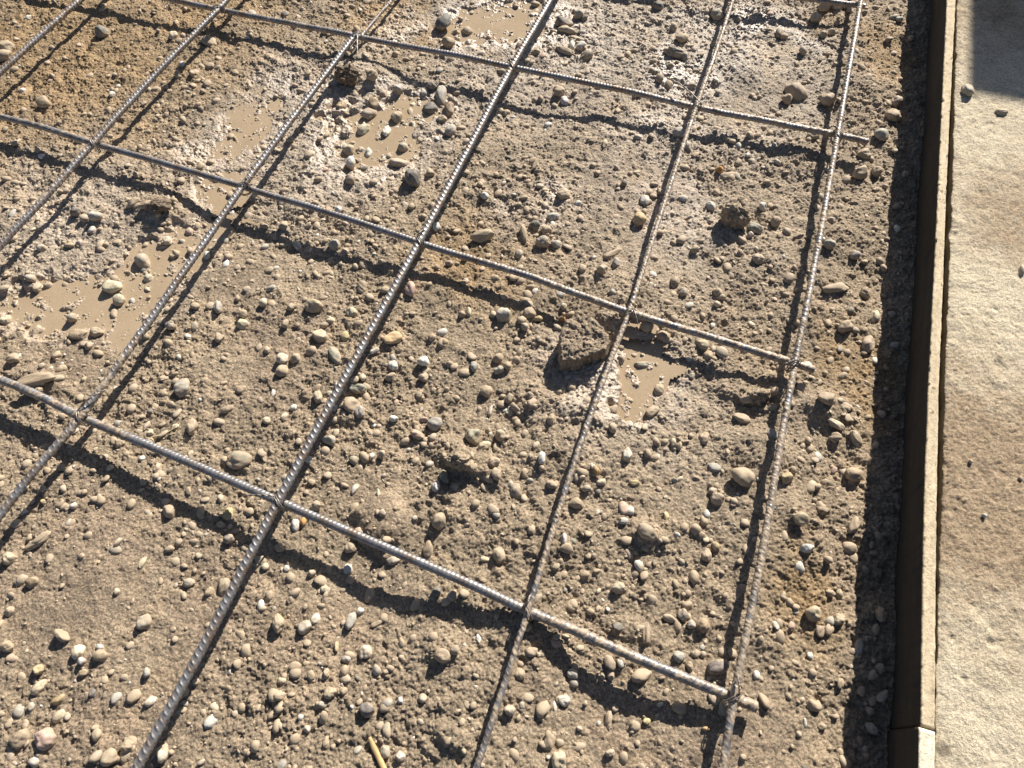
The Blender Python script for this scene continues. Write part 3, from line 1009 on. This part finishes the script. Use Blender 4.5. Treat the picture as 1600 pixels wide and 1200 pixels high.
# stones read off the photograph: x, y, width, height (pixels), rotation of the long side (degrees), colour, a = angular
PEB = """
160 50 18 13 10 d a;10 75 22 16 0 t;7 88 28 13 -15 g a;68 160 20 15 0 b a;325 65 26 13 10 t a;270 55 14 10 0 c;175 148 10 8 0 w;285 100 9 7 0 w;300 115 9 7 0 c;
445 22 12 10 0 d;693 35 24 22 0 d a;730 51 18 13 0 g;700 66 20 13 0 t a;533 166 16 14 0 y;580 118 19 13 0 t;583 160 15 15 0 b a;578 178 24 14 -30 g;
622 140 18 12 0 g a;620 183 18 16 0 c;604 205 13 19 15 w;567 202 22 14 -35 c;690 150 19 26 0 g a;675 134 18 13 0 d;702 170 16 18 0 b;705 205 19 16 0 g;672 171 22 16 -20 d a;
663 146 12 11 0 w;645 165 9 8 0 c;630 232 19 14 -25 g;545 235 18 15 0 c;622 256 36 15 -5 g;672 270 14 12 0 c;645 277 26 24 0 d;547 280 15 13 0 g;548 255 15 17 0 w;575 238 13 14 0 w;642 175 10 14 0 t;692 186 16 11 0 g a;
880 35 33 14 5 d a;884 47 28 9 5 t;905 22 16 12 0 g;894 71 10 14 0 w;907 72 16 13 0 w;882 79 30 9 18 t;918 86 24 12 -25 d;1053 41 12 11 0 g;1120 22 20 15 0 g;1055 82 26 12 5 d;
1070 89 14 13 0 g;1065 60 18 12 -15 t;1028 10 16 10 -5 d;1045 134 13 12 0 t;874 143 17 12 0 t;882 158 13 12 0 w;965 174 11 10 0 c;1060 210 19 17 -15 g;1125 266 11 10 0 o;1135 277 28 16 -15 t a;1155 30 9 8 0 t;945 225 10 16 0 t a;975 285 10 12 0 d;
1310 8 19 15 -25 c a;1291 10 22 15 -35 t a;1275 28 16 14 0 c a;1218 51 13 14 0 d;1301 51 12 10 0 c;1242 143 44 19 25 g;1230 156 19 12 10 t;1293 155 22 17 20 t;1400 160 17 16 30 g;1397 180 22 22 0 b;1377 212 23 17 0 g;1269 212 21 11 0 g;1350 241 20 15 0 t;
1345 270 24 17 -20 t a;1370 268 16 13 0 g;1405 30 12 6 0 w;1255 80 12 9 0 g;1285 55 12 9 -10 g;
223 408 24 24 -30 g a;262 378 16 14 0 c;175 450 25 26 40 c a;186 468 17 22 30 c a;207 470 10 10 0 w;232 436 18 10 -15 c;47 435 13 11 0 g;60 450 12 17 10 w;76 447 13 10 0 g;9 500 18 15 0 c;124 523 32 17 0 b;150 519 22 14 -10 c a;
138 540 12 13 20 g;55 592 62 17 -12 t;324 400 12 13 0 w;340 480 14 18 0 g;380 508 21 19 0 c;267 508 16 14 0 g;224 524 19 20 -20 g;341 528 13 14 0 g;20 560 22 16 -20 t;180 492 14 15 0 t;112 497 15 13 0 g;66 388 14 12 -40 w a;125 380 12 9 0 g;
275 396 12 10 0 t;208 318 30 10 -25 t a;148 338 22 14 -30 g a;118 330 16 12 -10 d;230 320 30 12 -15 b;380 490 13 12 0 t;145 360 12 10 0 w;
490 478 29 20 -5 t;412 474 14 14 0 c;455 480 11 11 0 t;550 488 19 16 -10 c;517 500 14 11 0 c;446 506 11 14 10 g;500 525 22 21 -20 c;540 525 14 16 0 y;523 556 19 28 -25 m;565 448 16 18 0 t;602 453 14 11 -20 c;617 530 36 19 -12 y a;
585 548 17 8 -25 w;615 571 17 14 0 w;662 565 18 16 10 w;662 590 17 15 0 g;740 573 14 15 0 g;777 560 19 16 0 b;788 492 24 22 -20 g;722 490 12 11 0 t;733 487 9 14 0 c;755 369 37 17 -8 t;758 306 14 10 0 w;682 354 11 13 20 w;529 328 12 9 0 w;
641 453 18 24 0 p a;441 560 18 16 0 c;442 579 18 20 20 t;461 560 16 18 30 t;418 547 11 11 0 w;702 411 12 10 0 p;443 352 14 13 0 g;523 383 18 17 0 g;492 318 14 9 0 t;675 527 12 12 0 t;770 492 12 11 0 c;695 535 12 12 0 b;566 590 12 11 0 c;610 589 18 12 -20 g;780 578 16 14 0 g;793 572 14 14 0 b;
880 304 21 19 0 t;1008 312 16 18 0 w;864 339 19 11 -10 w;998 342 23 19 25 y;819 366 11 27 -8 t;835 352 18 12 10 d a;853 360 18 14 5 b a;849 378 24 15 0 g;869 381 17 13 15 g;811 396 14 15 0 g;957 396 30 11 -30 t a;963 412 14 17 0 g;941 421 18 15 20 t a;
1110 323 14 16 -25 w;1192 323 13 12 0 w;1185 405 18 15 0 t;1055 440 15 14 0 d;1066 456 16 14 0 g;1122 457 14 13 0 t;1172 367 10 9 0 w;881 479 10 10 0 w;878 500 11 8 0 o;910 420 12 14 0 c;1012 510 22 22 25 b;1037 525 20 17 0 t;1050 518 17 12 0 t;1097 537 24 22 15 t;
1106 556 17 14 -10 y;1005 570 28 11 -3 m;1085 390 13 12 0 t;1215 345 12 10 0 g;828 489 20 17 -20 t a;820 510 14 12 20 g a;842 498 15 9 -20 y a;1178 357 26 15 25 m a;
1212 347 17 13 0 t;1230 362 14 12 0 g;1299 344 13 9 0 w;1296 381 18 14 15 g;1306 450 42 17 -8 t a;1352 459 18 18 0 b;1368 495 18 19 0 c;1357 538 21 27 10 p;1321 510 26 16 -15 t;1337 398 17 14 -10 g;1306 663 33 13 32 c a;1338 688 38 14 50 c;1312 627 11 9 30 c;
285 607 24 26 0 g;300 667 17 26 12 c;373 719 40 27 -5 m;115 791 12 12 0 w;265 800 22 21 0 t a;15 873 22 18 -15 c;60 845 48 13 -35 t;357 804 19 21 0 y;357 842 17 15 0 d;247 731 12 17 15 c;230 665 7 19 35 c;235 676 12 8 -20 c;223 879 8 22 20 c;184 847 7 18 38 c;
67 784 9 8 0 y;376 609 18 13 -15 t;59 598 26 13 -5 g;187 692 16 12 -20 t;192 686 13 11 0 c;345 780 10 13 0 c;355 640 22 10 -25 t;62 610 16 10 -30 c;
427 614 7 13 10 w;497 620 14 17 0 c;459 637 13 9 -35 w;417 657 14 13 0 c;445 652 11 15 25 c;560 608 27 17 10 m;551 634 28 24 10 t;562 643 17 18 0 g;537 647 8 9 0 c;515 687 22 17 30 g a;615 654 14 10 0 w;681 663 26 21 -15 g;651 680 26 15 20 t;662 656 13 9 0 p;
411 711 10 22 -15 t;555 764 10 20 28 w a;493 790 19 15 -10 g;461 820 15 21 0 w;473 815 12 13 0 o;549 856 21 18 -20 t;437 856 16 13 0 g;669 857 17 28 10 b a;686 814 24 25 0 m;682 760 15 17 0 w;695 746 17 22 -20 m;735 728 13 18 0 t;771 723 22 19 -20 t;776 741 17 20 -15 t;
740 681 25 25 20 m a;756 697 24 13 -25 c;766 641 7 17 12 w;783 681 20 20 0 t;615 876 22 14 -15 g;545 888 16 20 20 w a;781 868 22 27 0 t;758 874 15 9 0 c;698 608 9 8 0 t;592 772 7 16 -15 c;761 612 20 18 20 t;795 622 14 15 0 d;487 895 12 14 20 c;414 885 15 12 0 c;
847 715 12 20 5 w;846 731 10 10 0 t;862 655 16 18 -10 t;893 605 18 15 0 g;980 710 16 24 5 w a;1012 709 14 16 0 d;932 735 9 18 -30 o a;940 753 17 12 -20 c a;991 754 17 12 -5 y;984 797 15 16 15 w;1103 803 12 14 0 w;1041 807 10 16 -10 y a;1113 768 16 14 0 g;1160 745 36 29 35 t;
1120 778 22 22 0 g;1010 832 42 24 30 m a;1118 853 11 15 -15 y a;1102 868 20 22 0 t;882 841 14 23 10 w;901 786 24 22 -10 t a;830 828 13 16 10 c;806 768 22 26 -20 d;862 757 19 14 20 y a;1030 608 18 20 20 c;1020 642 24 15 -30 b;957 642 16 18 20 t;957 668 15 16 10 g;1100 685 18 20 10 t;1052 690 9 15 0 c;1062 697 9 13 0 t;
1168 622 24 18 -25 b a;1160 655 34 16 15 t a;807 846 10 12 0 t;916 762 14 12 0 g;910 745 10 9 0 c;
1292 622 28 20 20 b a;1230 747 18 18 -20 y a;1283 795 20 28 -20 b;1335 742 28 22 10 b;1261 858 22 17 -10 w a;1328 856 26 20 15 t a;1334 822 16 30 15 b a;1250 810 26 20 30 t a;1305 683 20 14 0 b;1275 760 15 12 0 t;
15 955 13 18 20 g;50 909 20 15 -10 b;11 1010 19 17 -15 b;295 910 21 14 -20 g;225 973 22 28 20 g a;122 1018 19 26 15 c;127 1033 15 12 -25 w;157 1022 24 22 0 b a;155 1011 12 9 0 w;60 1046 19 15 -20 y;130 1050 14 13 0 y;60 1074 32 17 -35 c;92 1093 25 13 -28 y a;
145 1084 10 17 10 d;30 1155 25 34 25 b;70 1155 34 38 20 p;172 1185 32 26 -40 t;199 1165 24 20 -20 b;207 1168 10 16 10 c;230 1050 12 15 0 g;151 1148 20 18 -35 t;327 925 11 17 30 b;351 918 18 30 10 t;255 1178 16 30 15 w;55 1196 14 12 0 c;97 992 18 24 -35 t;183 925 10 12 0 c;148 1137 10 10 0 c;
435 974 20 30 -10 t;477 980 26 22 -15 w a;508 934 10 24 28 t;507 921 14 15 0 c;455 935 13 18 10 t;548 970 16 28 15 g a;563 954 12 12 0 w;588 974 22 9 -30 b;526 1011 9 18 10 y;570 1019 24 24 0 c a;541 1030 15 13 0 g;510 1052 11 16 0 t;440 1063 15 13 0 c;516 1083 22 20 -20 t;437 1087 22 17 -20 t a;537 1080 13 13 0 t;
504 1101 14 14 0 g;479 1138 13 15 -20 c;575 1110 27 26 20 d a;610 1044 12 11 0 w;626 1094 10 11 0 w;661 1092 16 17 10 g a;625 1182 18 20 10 w a;602 1174 16 22 -10 g a;691 1025 25 25 10 b a;711 1016 15 16 0 g;748 998 9 17 -25 w;796 1110 19 19 0 c;510 1160 12 20 10 y;698 1030 12 8 0 t;682 925 15 19 10 d;708 932 19 20 0 g;603 1050 10 9 0 c;715 1112 12 11 0 c;
968 918 25 20 -10 c;950 952 8 8 0 w;1045 966 21 13 20 p a;1068 960 20 22 15 g;1080 976 15 16 0 g;1099 977 21 24 10 b;1010 992 14 32 5 t;952 1036 18 26 -15 g a;970 1036 11 15 -20 w;1061 1026 21 21 0 g;1077 1041 13 16 0 b;1121 1043 37 27 -10 d;884 994 13 7 15 c;895 1054 19 18 20 g;882 1094 22 22 0 w;914 1099 8 10 0 c;867 1106 7 22 -12 w;
858 1157 19 33 5 t;873 1188 23 30 0 c;951 1127 13 32 5 t;1011 1127 14 11 -15 y;1102 1139 13 9 0 o;954 1177 16 15 -20 w;1003 1056 34 24 -10 t a;830 1018 20 18 0 g;812 1054 18 20 0 b;842 1023 9 9 0 c;905 1138 10 9 0 c;
1270 958 26 24 15 t;1297 927 17 12 25 t;1312 928 12 16 0 t;1280 985 15 21 0 p a;1295 983 17 20 20 t;1311 968 20 20 -10 c;1265 1025 11 12 0 w;1313 1067 12 18 15 t;1271 1102 26 20 10 t;1258 1130 7 18 -5 w;1283 1136 15 13 0 t;1343 1012 14 30 5 g;1375 960 22 24 0 b;1345 1080 15 17 0 b;1378 1087 20 20 -20 g;1362 1137 16 26 -35 g;1360 1110 14 14 0 g;1375 1045 18 18 0 b
"""
FREE = """1512 141 19 18 0 g;1565 175 19 9 5 c;1598 420 12 20 15 w;1538 806 8 6 20 w;1595 748 8 10 0 d a;1517 721 6 7 0 c"""

def parse(txt):
    out = []
    for item in txt.replace('\n', '').split(';'):
        p = item.split()
        if len(p) >= 6:
            out.append((float(p[0]), float(p[1]), float(p[2]), float(p[3]), float(p[4]), p[5], 'a' in p[6:]))
    return out
PEBS = parse(PEB)
SLABP = parse(FREE)

def line_x(way, y):
    w_ = sorted(way, key=lambda q_: q_[1])
    return float(np.interp(y, [a for a, b_ in w_], [b_ for a, b_ in w_])) if False else float(np.interp(y, [q_[1] for q_ in w_], [q_[0] for q_ in w_]))
def line_y(way, x):
    w_ = sorted(way)
    return float(np.interp(x, [q_[0] for q_ in w_], [q_[1] for q_ in w_]))
LN = ['rightmost', 'second', 'third', 'fourth', 'fifth', 'leftmost']
COLN = ['edge strip beside the board', 'first cell from the board', 'second cell from the board', 'third cell from the board', 'fourth cell from the board', 'fifth cell from the board', 'sixth cell from the board']
ROWN = ['back row', 'far row', 'middle row', 'front row']
def where(px, py):
    col_ = sum(1 for k in LN if px < line_x(LONG[k], py) and not (k == 'leftmost' and py > 236))
    row = sum(1 for k in ('far', 'middle', 'near') if py > line_y(CROSS[k], min(px, 1356)))
    # sub-zone inside the cell
    xr = line_x(LONG[LN[col_ - 1]], py) if col_ > 0 else 1400
    xl = line_x(LONG[LN[col_]], py) if col_ < 6 else 0
    yt = line_y(CROSS[('far', 'middle', 'near')[row - 1]], min(px, 1356)) if row > 0 else 0
    yb = line_y(CROSS[('far', 'middle', 'near')[row]], min(px, 1356)) if row < 3 else 1200
    u = (px - max(xl, 0)) / max(1, xr - max(xl, 0))
    v_ = (py - max(yt, 0)) / max(1, yb - max(yt, 0))
    zx = 'left' if u < 0.36 else ('right' if u > 0.64 else 'mid')
    zy = 'upper' if v_ < 0.36 else ('lower' if v_ > 0.64 else 'mid')
    zone = {('mid', 'mid'): 'centre', ('mid', 'left'): 'left side', ('mid', 'right'): 'right side', ('upper', 'mid'): 'upper edge', ('lower', 'mid'): 'lower edge'}.get((zy, zx), zy + ' ' + zx)
    return col_, row, zone

desc = []
for (px, py, wd, hg, rd, cc, ang) in PEBS:
    L, Sx = max(wd, hg), min(wd, hg)
    asp = L / Sx
    size = 'tiny' if L < 11.5 else 'small' if L < 16.5 else 'medium' if L < 24 else 'large'
    shp = ('angular' if ang and asp < 1.6 else 'jagged long' if ang else 'slender' if asp > 1.9 else 'oval' if asp > 1.28 else 'round')
    col_, row, zone = where(px, py)
    desc.append([size, CN[cc], shp, ROWN[row], COLN[col_], zone, px, py])
from collections import defaultdict
def lab(d, extra=''):
    return ' '.join(f'{d[0]} {d[1]} {d[2]} stone, {extra}{d[5]} of {d[3]}, {d[4]}'.split())
grp = defaultdict(list)
for k, d in enumerate(desc):
    grp[lab(d)].append(k)
LABELS = {}
for l, ks in grp.items():
    if len(ks) == 1:
        LABELS[ks[0]] = l
    else:
        xs_ = [desc[k][6] for k in ks]
        ys_ = [desc[k][7] for k in ks]
        if max(xs_) - min(xs_) > max(ys_) - min(ys_):
            order = sorted(ks, key=lambda k: desc[k][6])
            names = ['left one, ', 'right one, '] if len(ks) == 2 else ['left one, ', 'middle one, ', 'right one, ']
        else:
            order = sorted(ks, key=lambda k: desc[k][7])
            names = ['upper one, ', 'lower one, '] if len(ks) == 2 else ['upper one, ', 'middle one, ', 'lower one, ']
        for j, k in enumerate(order):
            LABELS[k] = lab(desc[k], names[min(j, len(names) - 1)])

def place_stone(k, spec, label, z_of, group, alone=True):
    px, py, wd, hg, rd, cc, ang = spec
    g0 = z_of(px, py)
    L, Sx = max(wd, hg), min(wd, hg)
    r = np.random.default_rng(1000 + k)
    a = math.radians(rd + (90 if hg > wd else 0))
    # the drawn outline is taken through to the ground
    e1 = at(px + 5 * math.cos(a), py + 5 * math.sin(a), g0[2] + 0.004) - at(px - 5 * math.cos(a), py - 5 * math.sin(a), g0[2] + 0.004)
    e2 = at(px - 5 * math.sin(a), py + 5 * math.cos(a), g0[2] + 0.004) - at(px + 5 * math.sin(a), py - 5 * math.cos(a), g0[2] + 0.004)
    yaw = math.atan2(e1[1], e1[0])
    la = np.linalg.norm(e1) / 10 * L / 2 * 1.06
    lb = np.linalg.norm(e2) / 10 * Sx / 2 * 1.0
    lc = min(la, lb) * (0.72 + 0.35 * r.random()) + 0.0006
    V_ = stone_shape(IV3 if L > 15 else IV2, 'angular' if ang else 'round', 500 + k)
    V_ = V_ * np.array([la, lb, lc])
    # small random roll
    ro, pi_ = r.normal(0, 0.16), r.normal(0, 0.16)
    R_ = _rot(ro, pi_, yaw)
    V_ = V_ @ R_.T
    lift = lc * (0.08 + 0.46 * r.random())
    q_ = at(px, py, g0[2] + lift)
    base = np.array(SC[cc]) * (1 + r.normal(0, 0.07))
    cols = np.repeat(base[None], len(V_), 0) * (1 + r.normal(0, 0.02, 3))[None]
    low = np.clip(0.6 - V_[:, 2] / lc * 0.9, 0, 1)
    d_ = np.clip(DIRT[cc] + 0.17 + 0.18 * r.normal() + 0.4 * low, 0, 1)
    if not alone:
        return V_ + np.array([q_[0], q_[1], g0[2] + lift]), (IF3 if L > 15 else IF2), cols, d_
    me = mesh_np('pebble', V_, IF3 if L > 15 else IF2, True, cols, {'dirt': d_})
    o = link('pebble', me, M_STONE, None, (q_[0], q_[1], g0[2] + lift))
    return tag(o, label, 'stone', group)

by_size = sorted(range(len(PEBS)), key=lambda k: -PEBS[k][2] * PEBS[k][3])
SMALL = []
for n_, k in enumerate(by_size):
    o_ = place_stone(k, PEBS[k], LABELS[k], ground_at, 'stones lying in the gravel under the mesh', n_ < 294)
    if n_ >= 294:
        SMALL.append(o_)                 # the smallest go into the one gravel object
SL = ['round grey pebble on the slab, half in the corner of the shade', 'flat cream pebble on the slab just below the shaded corner', 'upright white pebble on the slab at the right edge of the photo',
      'tiny white stone chip on the brown part of the slab', 'tiny dark chip on the slab at the right edge of the photo', 'tiny cream chip on the brown part of the slab near the board']
for k, spec in enumerate(SLABP):
    place_stone(700 + k, spec, SL[k], slab_z, 'loose stones on the slab')

# --- large clods and blocks
def soil_cols(n, tone=1.0):
    return np.repeat((np.array(SOIL) * tone)[None], n, 0)

def block_from_outline(name, outline, z0, z1, label, cat, seed, tone=(0.335, 0.265, 0.19), inset=0.006):
    """earth-covered block: top outline read at its own height, sides down to the ground, rough all over"""
    P = np.array([at(x, y, z1)[:2] for x, y in outline])
    # resample
    Q = np.concatenate([P, P[:1]])
    d = np.concatenate([[0], np.cumsum(np.linalg.norm(np.diff(Q, axis=0), axis=1))])
    n = 150
    u = np.linspace(0, d[-1], n, endpoint=False)
    R_ = np.stack([np.interp(u, d, Q[:, 0]), np.interp(u, d, Q[:, 1])], -1)
    for _ in range(3):
        R_ = (R_ + np.roll(R_, 1, 0) * .5 + np.roll(R_, -1, 0) * .5) / 2
    cen = R_.mean(0)
    rings = []
    for fr, zf in [(1.06, 0.0), (1.05, 0.2), (1.04, 0.4), (1.03, 0.6), (1.02, 0.8), (1.0, 0.93), (0.97, 1.0)] + [(f_, 1.02) for f_ in np.arange(0.94, 0.04, -0.035)]:
        rc = np.linalg.norm(R_ - cen, axis=1)[:, None]
        ku = np.clip((fr - 0.15) / 0.6, 0, 1)
        X = cen + (R_ - cen) / rc * (rc * ku + rc.mean() * (1 - ku)) * fr
        zz = z0 + (z1 - z0) * zf
        wob = samp(T_SM, X[:, 0] + 0.1 * seed, X[:, 1] + zf * 0.04) * 0.0011 + samp(T_FINE, X[:, 0], X[:, 1] + zf * 0.05) * 0.0006 + samp(T_MID, X[:, 0], X[:, 1] + 0.2 * seed) * 0.0011
        dirn = (R_ - cen) / np.linalg.norm(R_ - cen, axis=1)[:, None]
        if zf < 1.0:
            X = X + dirn * wob[:, None] * 1.2
            Z = np.full(n, zz) + wob * 0.3
        else:
            Z = np.full(n, zz) + wob * 1.1
        rings.append(np.concatenate([X, Z[:, None]], 1))
    V_ = np.stack(rings)
    m = len(rings)
    I = np.arange(m * n).reshape(m, n)
    J = np.roll(I, -1, 1)
    q = np.stack([I[:-1], J[:-1], J[1:], I[1:]], -1).reshape(-1, 4)
    verts = np.concatenate([V_.reshape(-1, 3), [[cen[0], cen[1], z1 + (z1 - z0) * 0.02]]])
    tri = np.concatenate([q[:, [0, 1, 2]], q[:, [0, 2, 3]], np.stack([I[-1], J[-1], np.full(n, m * n)], -1)])
    off = np.array([cen[0], cen[1], z0])
    cols = np.repeat(np.array(tone)[None], len(verts), 0)
    o = link(name, mesh_np(name, verts - off, tri, True, cols, {'wet': np.zeros(len(verts))}), M_SOIL, None, off)
    return tag(o, label, cat)

gb = ground_at(910, 560)
block_from_outline('stone_block', [(876, 512), (887, 499), (904, 493), (923, 494), (942, 509), (953, 527), (950, 540), (944, 548), (917, 557), (903, 564), (877, 562), (875, 535)],
                   gb[2] - 0.01, max(gb[2], 0.0) + 0.036, 'large flat earth covered stone block beside the muddy second long bar', 'stone', 3)

def clod(px, py, wd, hg, rd, hh, label, seed, kind='angular', tone=SOIL, lift=0.35, name='earth_clod'):
    g0 = ground_at(px, py)
    a = math.radians(rd)
    e1 = (at(px + 10 * math.cos(a), py + 10 * math.sin(a), g0[2]) - at(px - 10 * math.cos(a), py - 10 * math.sin(a), g0[2])) / 20
    e2 = (at(px - 10 * math.sin(a), py + 10 * math.cos(a), g0[2]) - at(px + 10 * math.sin(a), py - 10 * math.cos(a), g0[2])) / 20
    la, lb = np.linalg.norm(e1) * wd / 2, np.linalg.norm(e2) * hg / 2
    IV4, IF4 = icosphere(4)
    V_ = stone_shape(IV4, kind, seed) * np.array([la, lb, hh / 1.35])
    V_ = V_ @ _rot(0.12, -0.1, math.atan2(e1[1], e1[0])).T
    rr = np.linalg.norm(V_, axis=1)[:, None]
    nn = V_ / rr
    b_ = samp(T_SM, V_[:, 0] * 1.1 + seed * .1, V_[:, 1] + V_[:, 2] * .7) * 0.0012 + samp(T_FINE, V_[:, 0], V_[:, 1] + V_[:, 2]) * 0.0006 + np.maximum(samp(T_CRUMB, V_[:, 0] + seed * .21, V_[:, 1] + V_[:, 2]), -0.001) * 0.5
    V_ = V_ + nn * b_[:, None]
    zc = g0[2] + hh * lift
    q_ = at(px, py, zc)
    cols = np.repeat(np.array(tone)[None], len(V_), 0)
    o = link(name, mesh_np(name, V_, IF4, True, cols, {'wet': np.zeros(len(V_))}), M_SOIL, None, (q_[0], q_[1], zc))
    return tag(o, label, 'clod', 'clods of earth on the gravel')
clod(1148, 340, 48, 26, 14, 0.044, 'tall earth clod casting the broad dark shadow left of the rightmost bar', 53, lift=0.3)
clod(541, 118, 34, 24, -30, 0.024, 'brown earth clod below the end of the fourth long bar', 43, tone=(0.24, 0.18, 0.12), lift=0.4)
clod(718, 722, 50, 24, 8, 0.026, 'long earth clod among pebbles left of the muddy second bar', 44, lift=0.3)
clod(250, 322, 40, 18, -14, 0.016, 'dark wet earth clod above the large left puddle', 45, tone=(0.22, 0.17, 0.12), lift=0.35)
clod(1186, 618, 34, 24, -20, 0.020, 'crumbly earth clod left of the rightmost bar below the middle cross bar', 46, lift=0.35)

# straws
def straw(pts, rad, label, mat, name='straw'):
    P = []
    for (x, y, l) in pts:
        g0 = ground_at(x, y)
        P.append(at(x, y, g0[2] + l))
    p_ = spline(np.array(P), 0.002)
    n = len(p_)
    T = np.gradient(p_, axis=0)
    T /= np.linalg.norm(T, axis=1)[:, None]
    Sd = np.cross(T, [0, 0, 1.0])
    Sd /= np.linalg.norm(Sd, axis=1)[:, None]
    Up = np.cross(Sd, T)
    K = 8
    th = np.arange(K) / K * 2 * math.pi
    rr = rad * (0.55 + 0.45 * np.clip(np.linspace(0, 4, n), 0, 1))
    V_ = p_[:, None, :] + rr[:, None, None] * (1.25 * np.cos(th)[None, :, None] * Sd[:, None, :] + 0.7 * np.sin(th)[None, :, None] * Up[:, None, :])
    I = np.arange(n * K).reshape(n, K)
    J = np.roll(I, -1, 1)
    q = np.stack([I[:-1], J[:-1], J[1:], I[1:]], -1).reshape(-1, 4)
    tri = np.concatenate([q[:, [0, 1, 2]], q[:, [0, 2, 3]], np.stack([J[0, 1:-1], I[0, 1:-1] * 0 + J[0, 0], J[0, 2:]], -1)[:, ::-1] if False else np.stack([np.full(K - 2, I[-1, 0]), I[-1, 1:-1], I[-1, 2:]], -1),
                          np.stack([np.full(K - 2, I[0, 0]), I[0, 2:], I[0, 1:-1]], -1)])
    o = link(name, mesh_np(name, V_.reshape(-1, 3), tri), mat)
    return tag(o, label, 'straw')
straw([(577, 1152, 0.004), (584, 1168, 0.006), (592, 1184, 0.007), (606, 1215, 0.007)], 0.0032, 'bright yellow dry straw lying at the bottom edge of the photo', M_STRAW)
straw([(235, 683, 0.004), (250, 680, 0.004), (262, 675, 0.004), (276, 667, 0.005)], 0.0012, 'thin pale curved stem in the gravel just above the near cross bar', M_STRAW2, 'dry_stem')

# ------------------------------------------------------------------ the uncountable finer gravel
def gravel(n, seed):
    r = np.random.default_rng(seed)
    shapes = [stone_shape(IV1, 'angular' if k % 4 else 'round', 900 + k) for k in range(24)]
    V_, F_, Cc, Dd = [], [], [], []
    nv = len(IV1)
    cnt = 0
    pal = ['t', 't', 't', 'g', 'g', 'g', 'g', 'c', 'b', 'b', 'd', 'w', 'w', 'p', 't', 'm']
    pts = r.random((n * 3, 2)) * [2.35, 2.2] + [-1.40, -1.0]
    st_s, st_t = board_st(pts[:, 0], pts[:, 1])
    msk_ = samp(T_MASK, pts[:, 0] + .3, pts[:, 1] + .2)
    keep = (st_t < -0.012) & (r.random(len(pts)) < 0.55 + 0.25 * msk_)
    lo_ = gauss(loam[:3], pts[:, 0], pts[:, 1])
    keep &= r.random(len(pts)) > lo_ * 0.75
    pts = pts[keep][:n]
    wp = []
    for es in pud:                                   # grit standing out of the puddles
        for cx, cy, Mi in es:
            A_ = np.linalg.inv(Mi)
            k_ = int(0.8e4 * abs(np.linalg.det(A_)) * math.pi)
            uu = r.normal(0, 0.55, (k_, 2)) @ A_.T
            wp.append(uu + [cx, cy])
    n_dry = len(pts)
    pts = np.concatenate([pts] + wp)
    num = -1
    for x, y in pts:
        num += 1
        rad = 0.0015 * (5.4 ** (r.random() ** 2.0)) * 1.1
        if num >= n_dry:
            rad = 0.0016 * (2.6 ** (r.random() ** 2.0))
        z = gz(x, y)
        inp = max(float(pud_field(es, x, y)) for es in pud)
        if num < n_dry and inp > -0.1 and r.random() < 0.3:
            continue
        s3 = rad * np.array([1 + 0.5 * r.random(), 0.8 + 0.3 * r.random(), 0.45 + 0.4 * r.random()])
        v_ = shapes[r.integers(24)] * s3
        v_ = v_ @ _rot(r.normal(0, .3), r.normal(0, .3), r.random() * 6.28).T
        v_ = v_ + np.array([x, y, z + s3[2] * (-0.3 + 0.6 * r.random())])
        V_.append(v_)
        F_.append(IF1 + cnt * nv)
        cc = pal[r.integers(len(pal))]
        Cc.append(np.repeat((np.array(SC[cc]) * (1 + r.normal(0, .08)))[None], nv, 0))
        Dd.append(np.full(nv, np.clip(DIRT[cc] + 0.48 + 0.25 * r.normal(), 0, 1)))
        cnt += 1
    off_ = cnt * nv
    for v_, f_, c_, d_ in SMALL:
        V_.append(v_)
        F_.append(f_ + off_)
        Cc.append(c_)
        Dd.append(d_)
        off_ += len(v_)
    me = mesh_np('gravel', np.concatenate(V_), np.concatenate(F_), True, np.concatenate(Cc), {'dirt': np.concatenate(Dd)})
    o = link('gravel', me, M_STONE)
    o['kind'] = 'stuff'
    return tag(o, 'fine loose gravel scattered all over the muddy ground', 'gravel')
gravel(13000, 77)
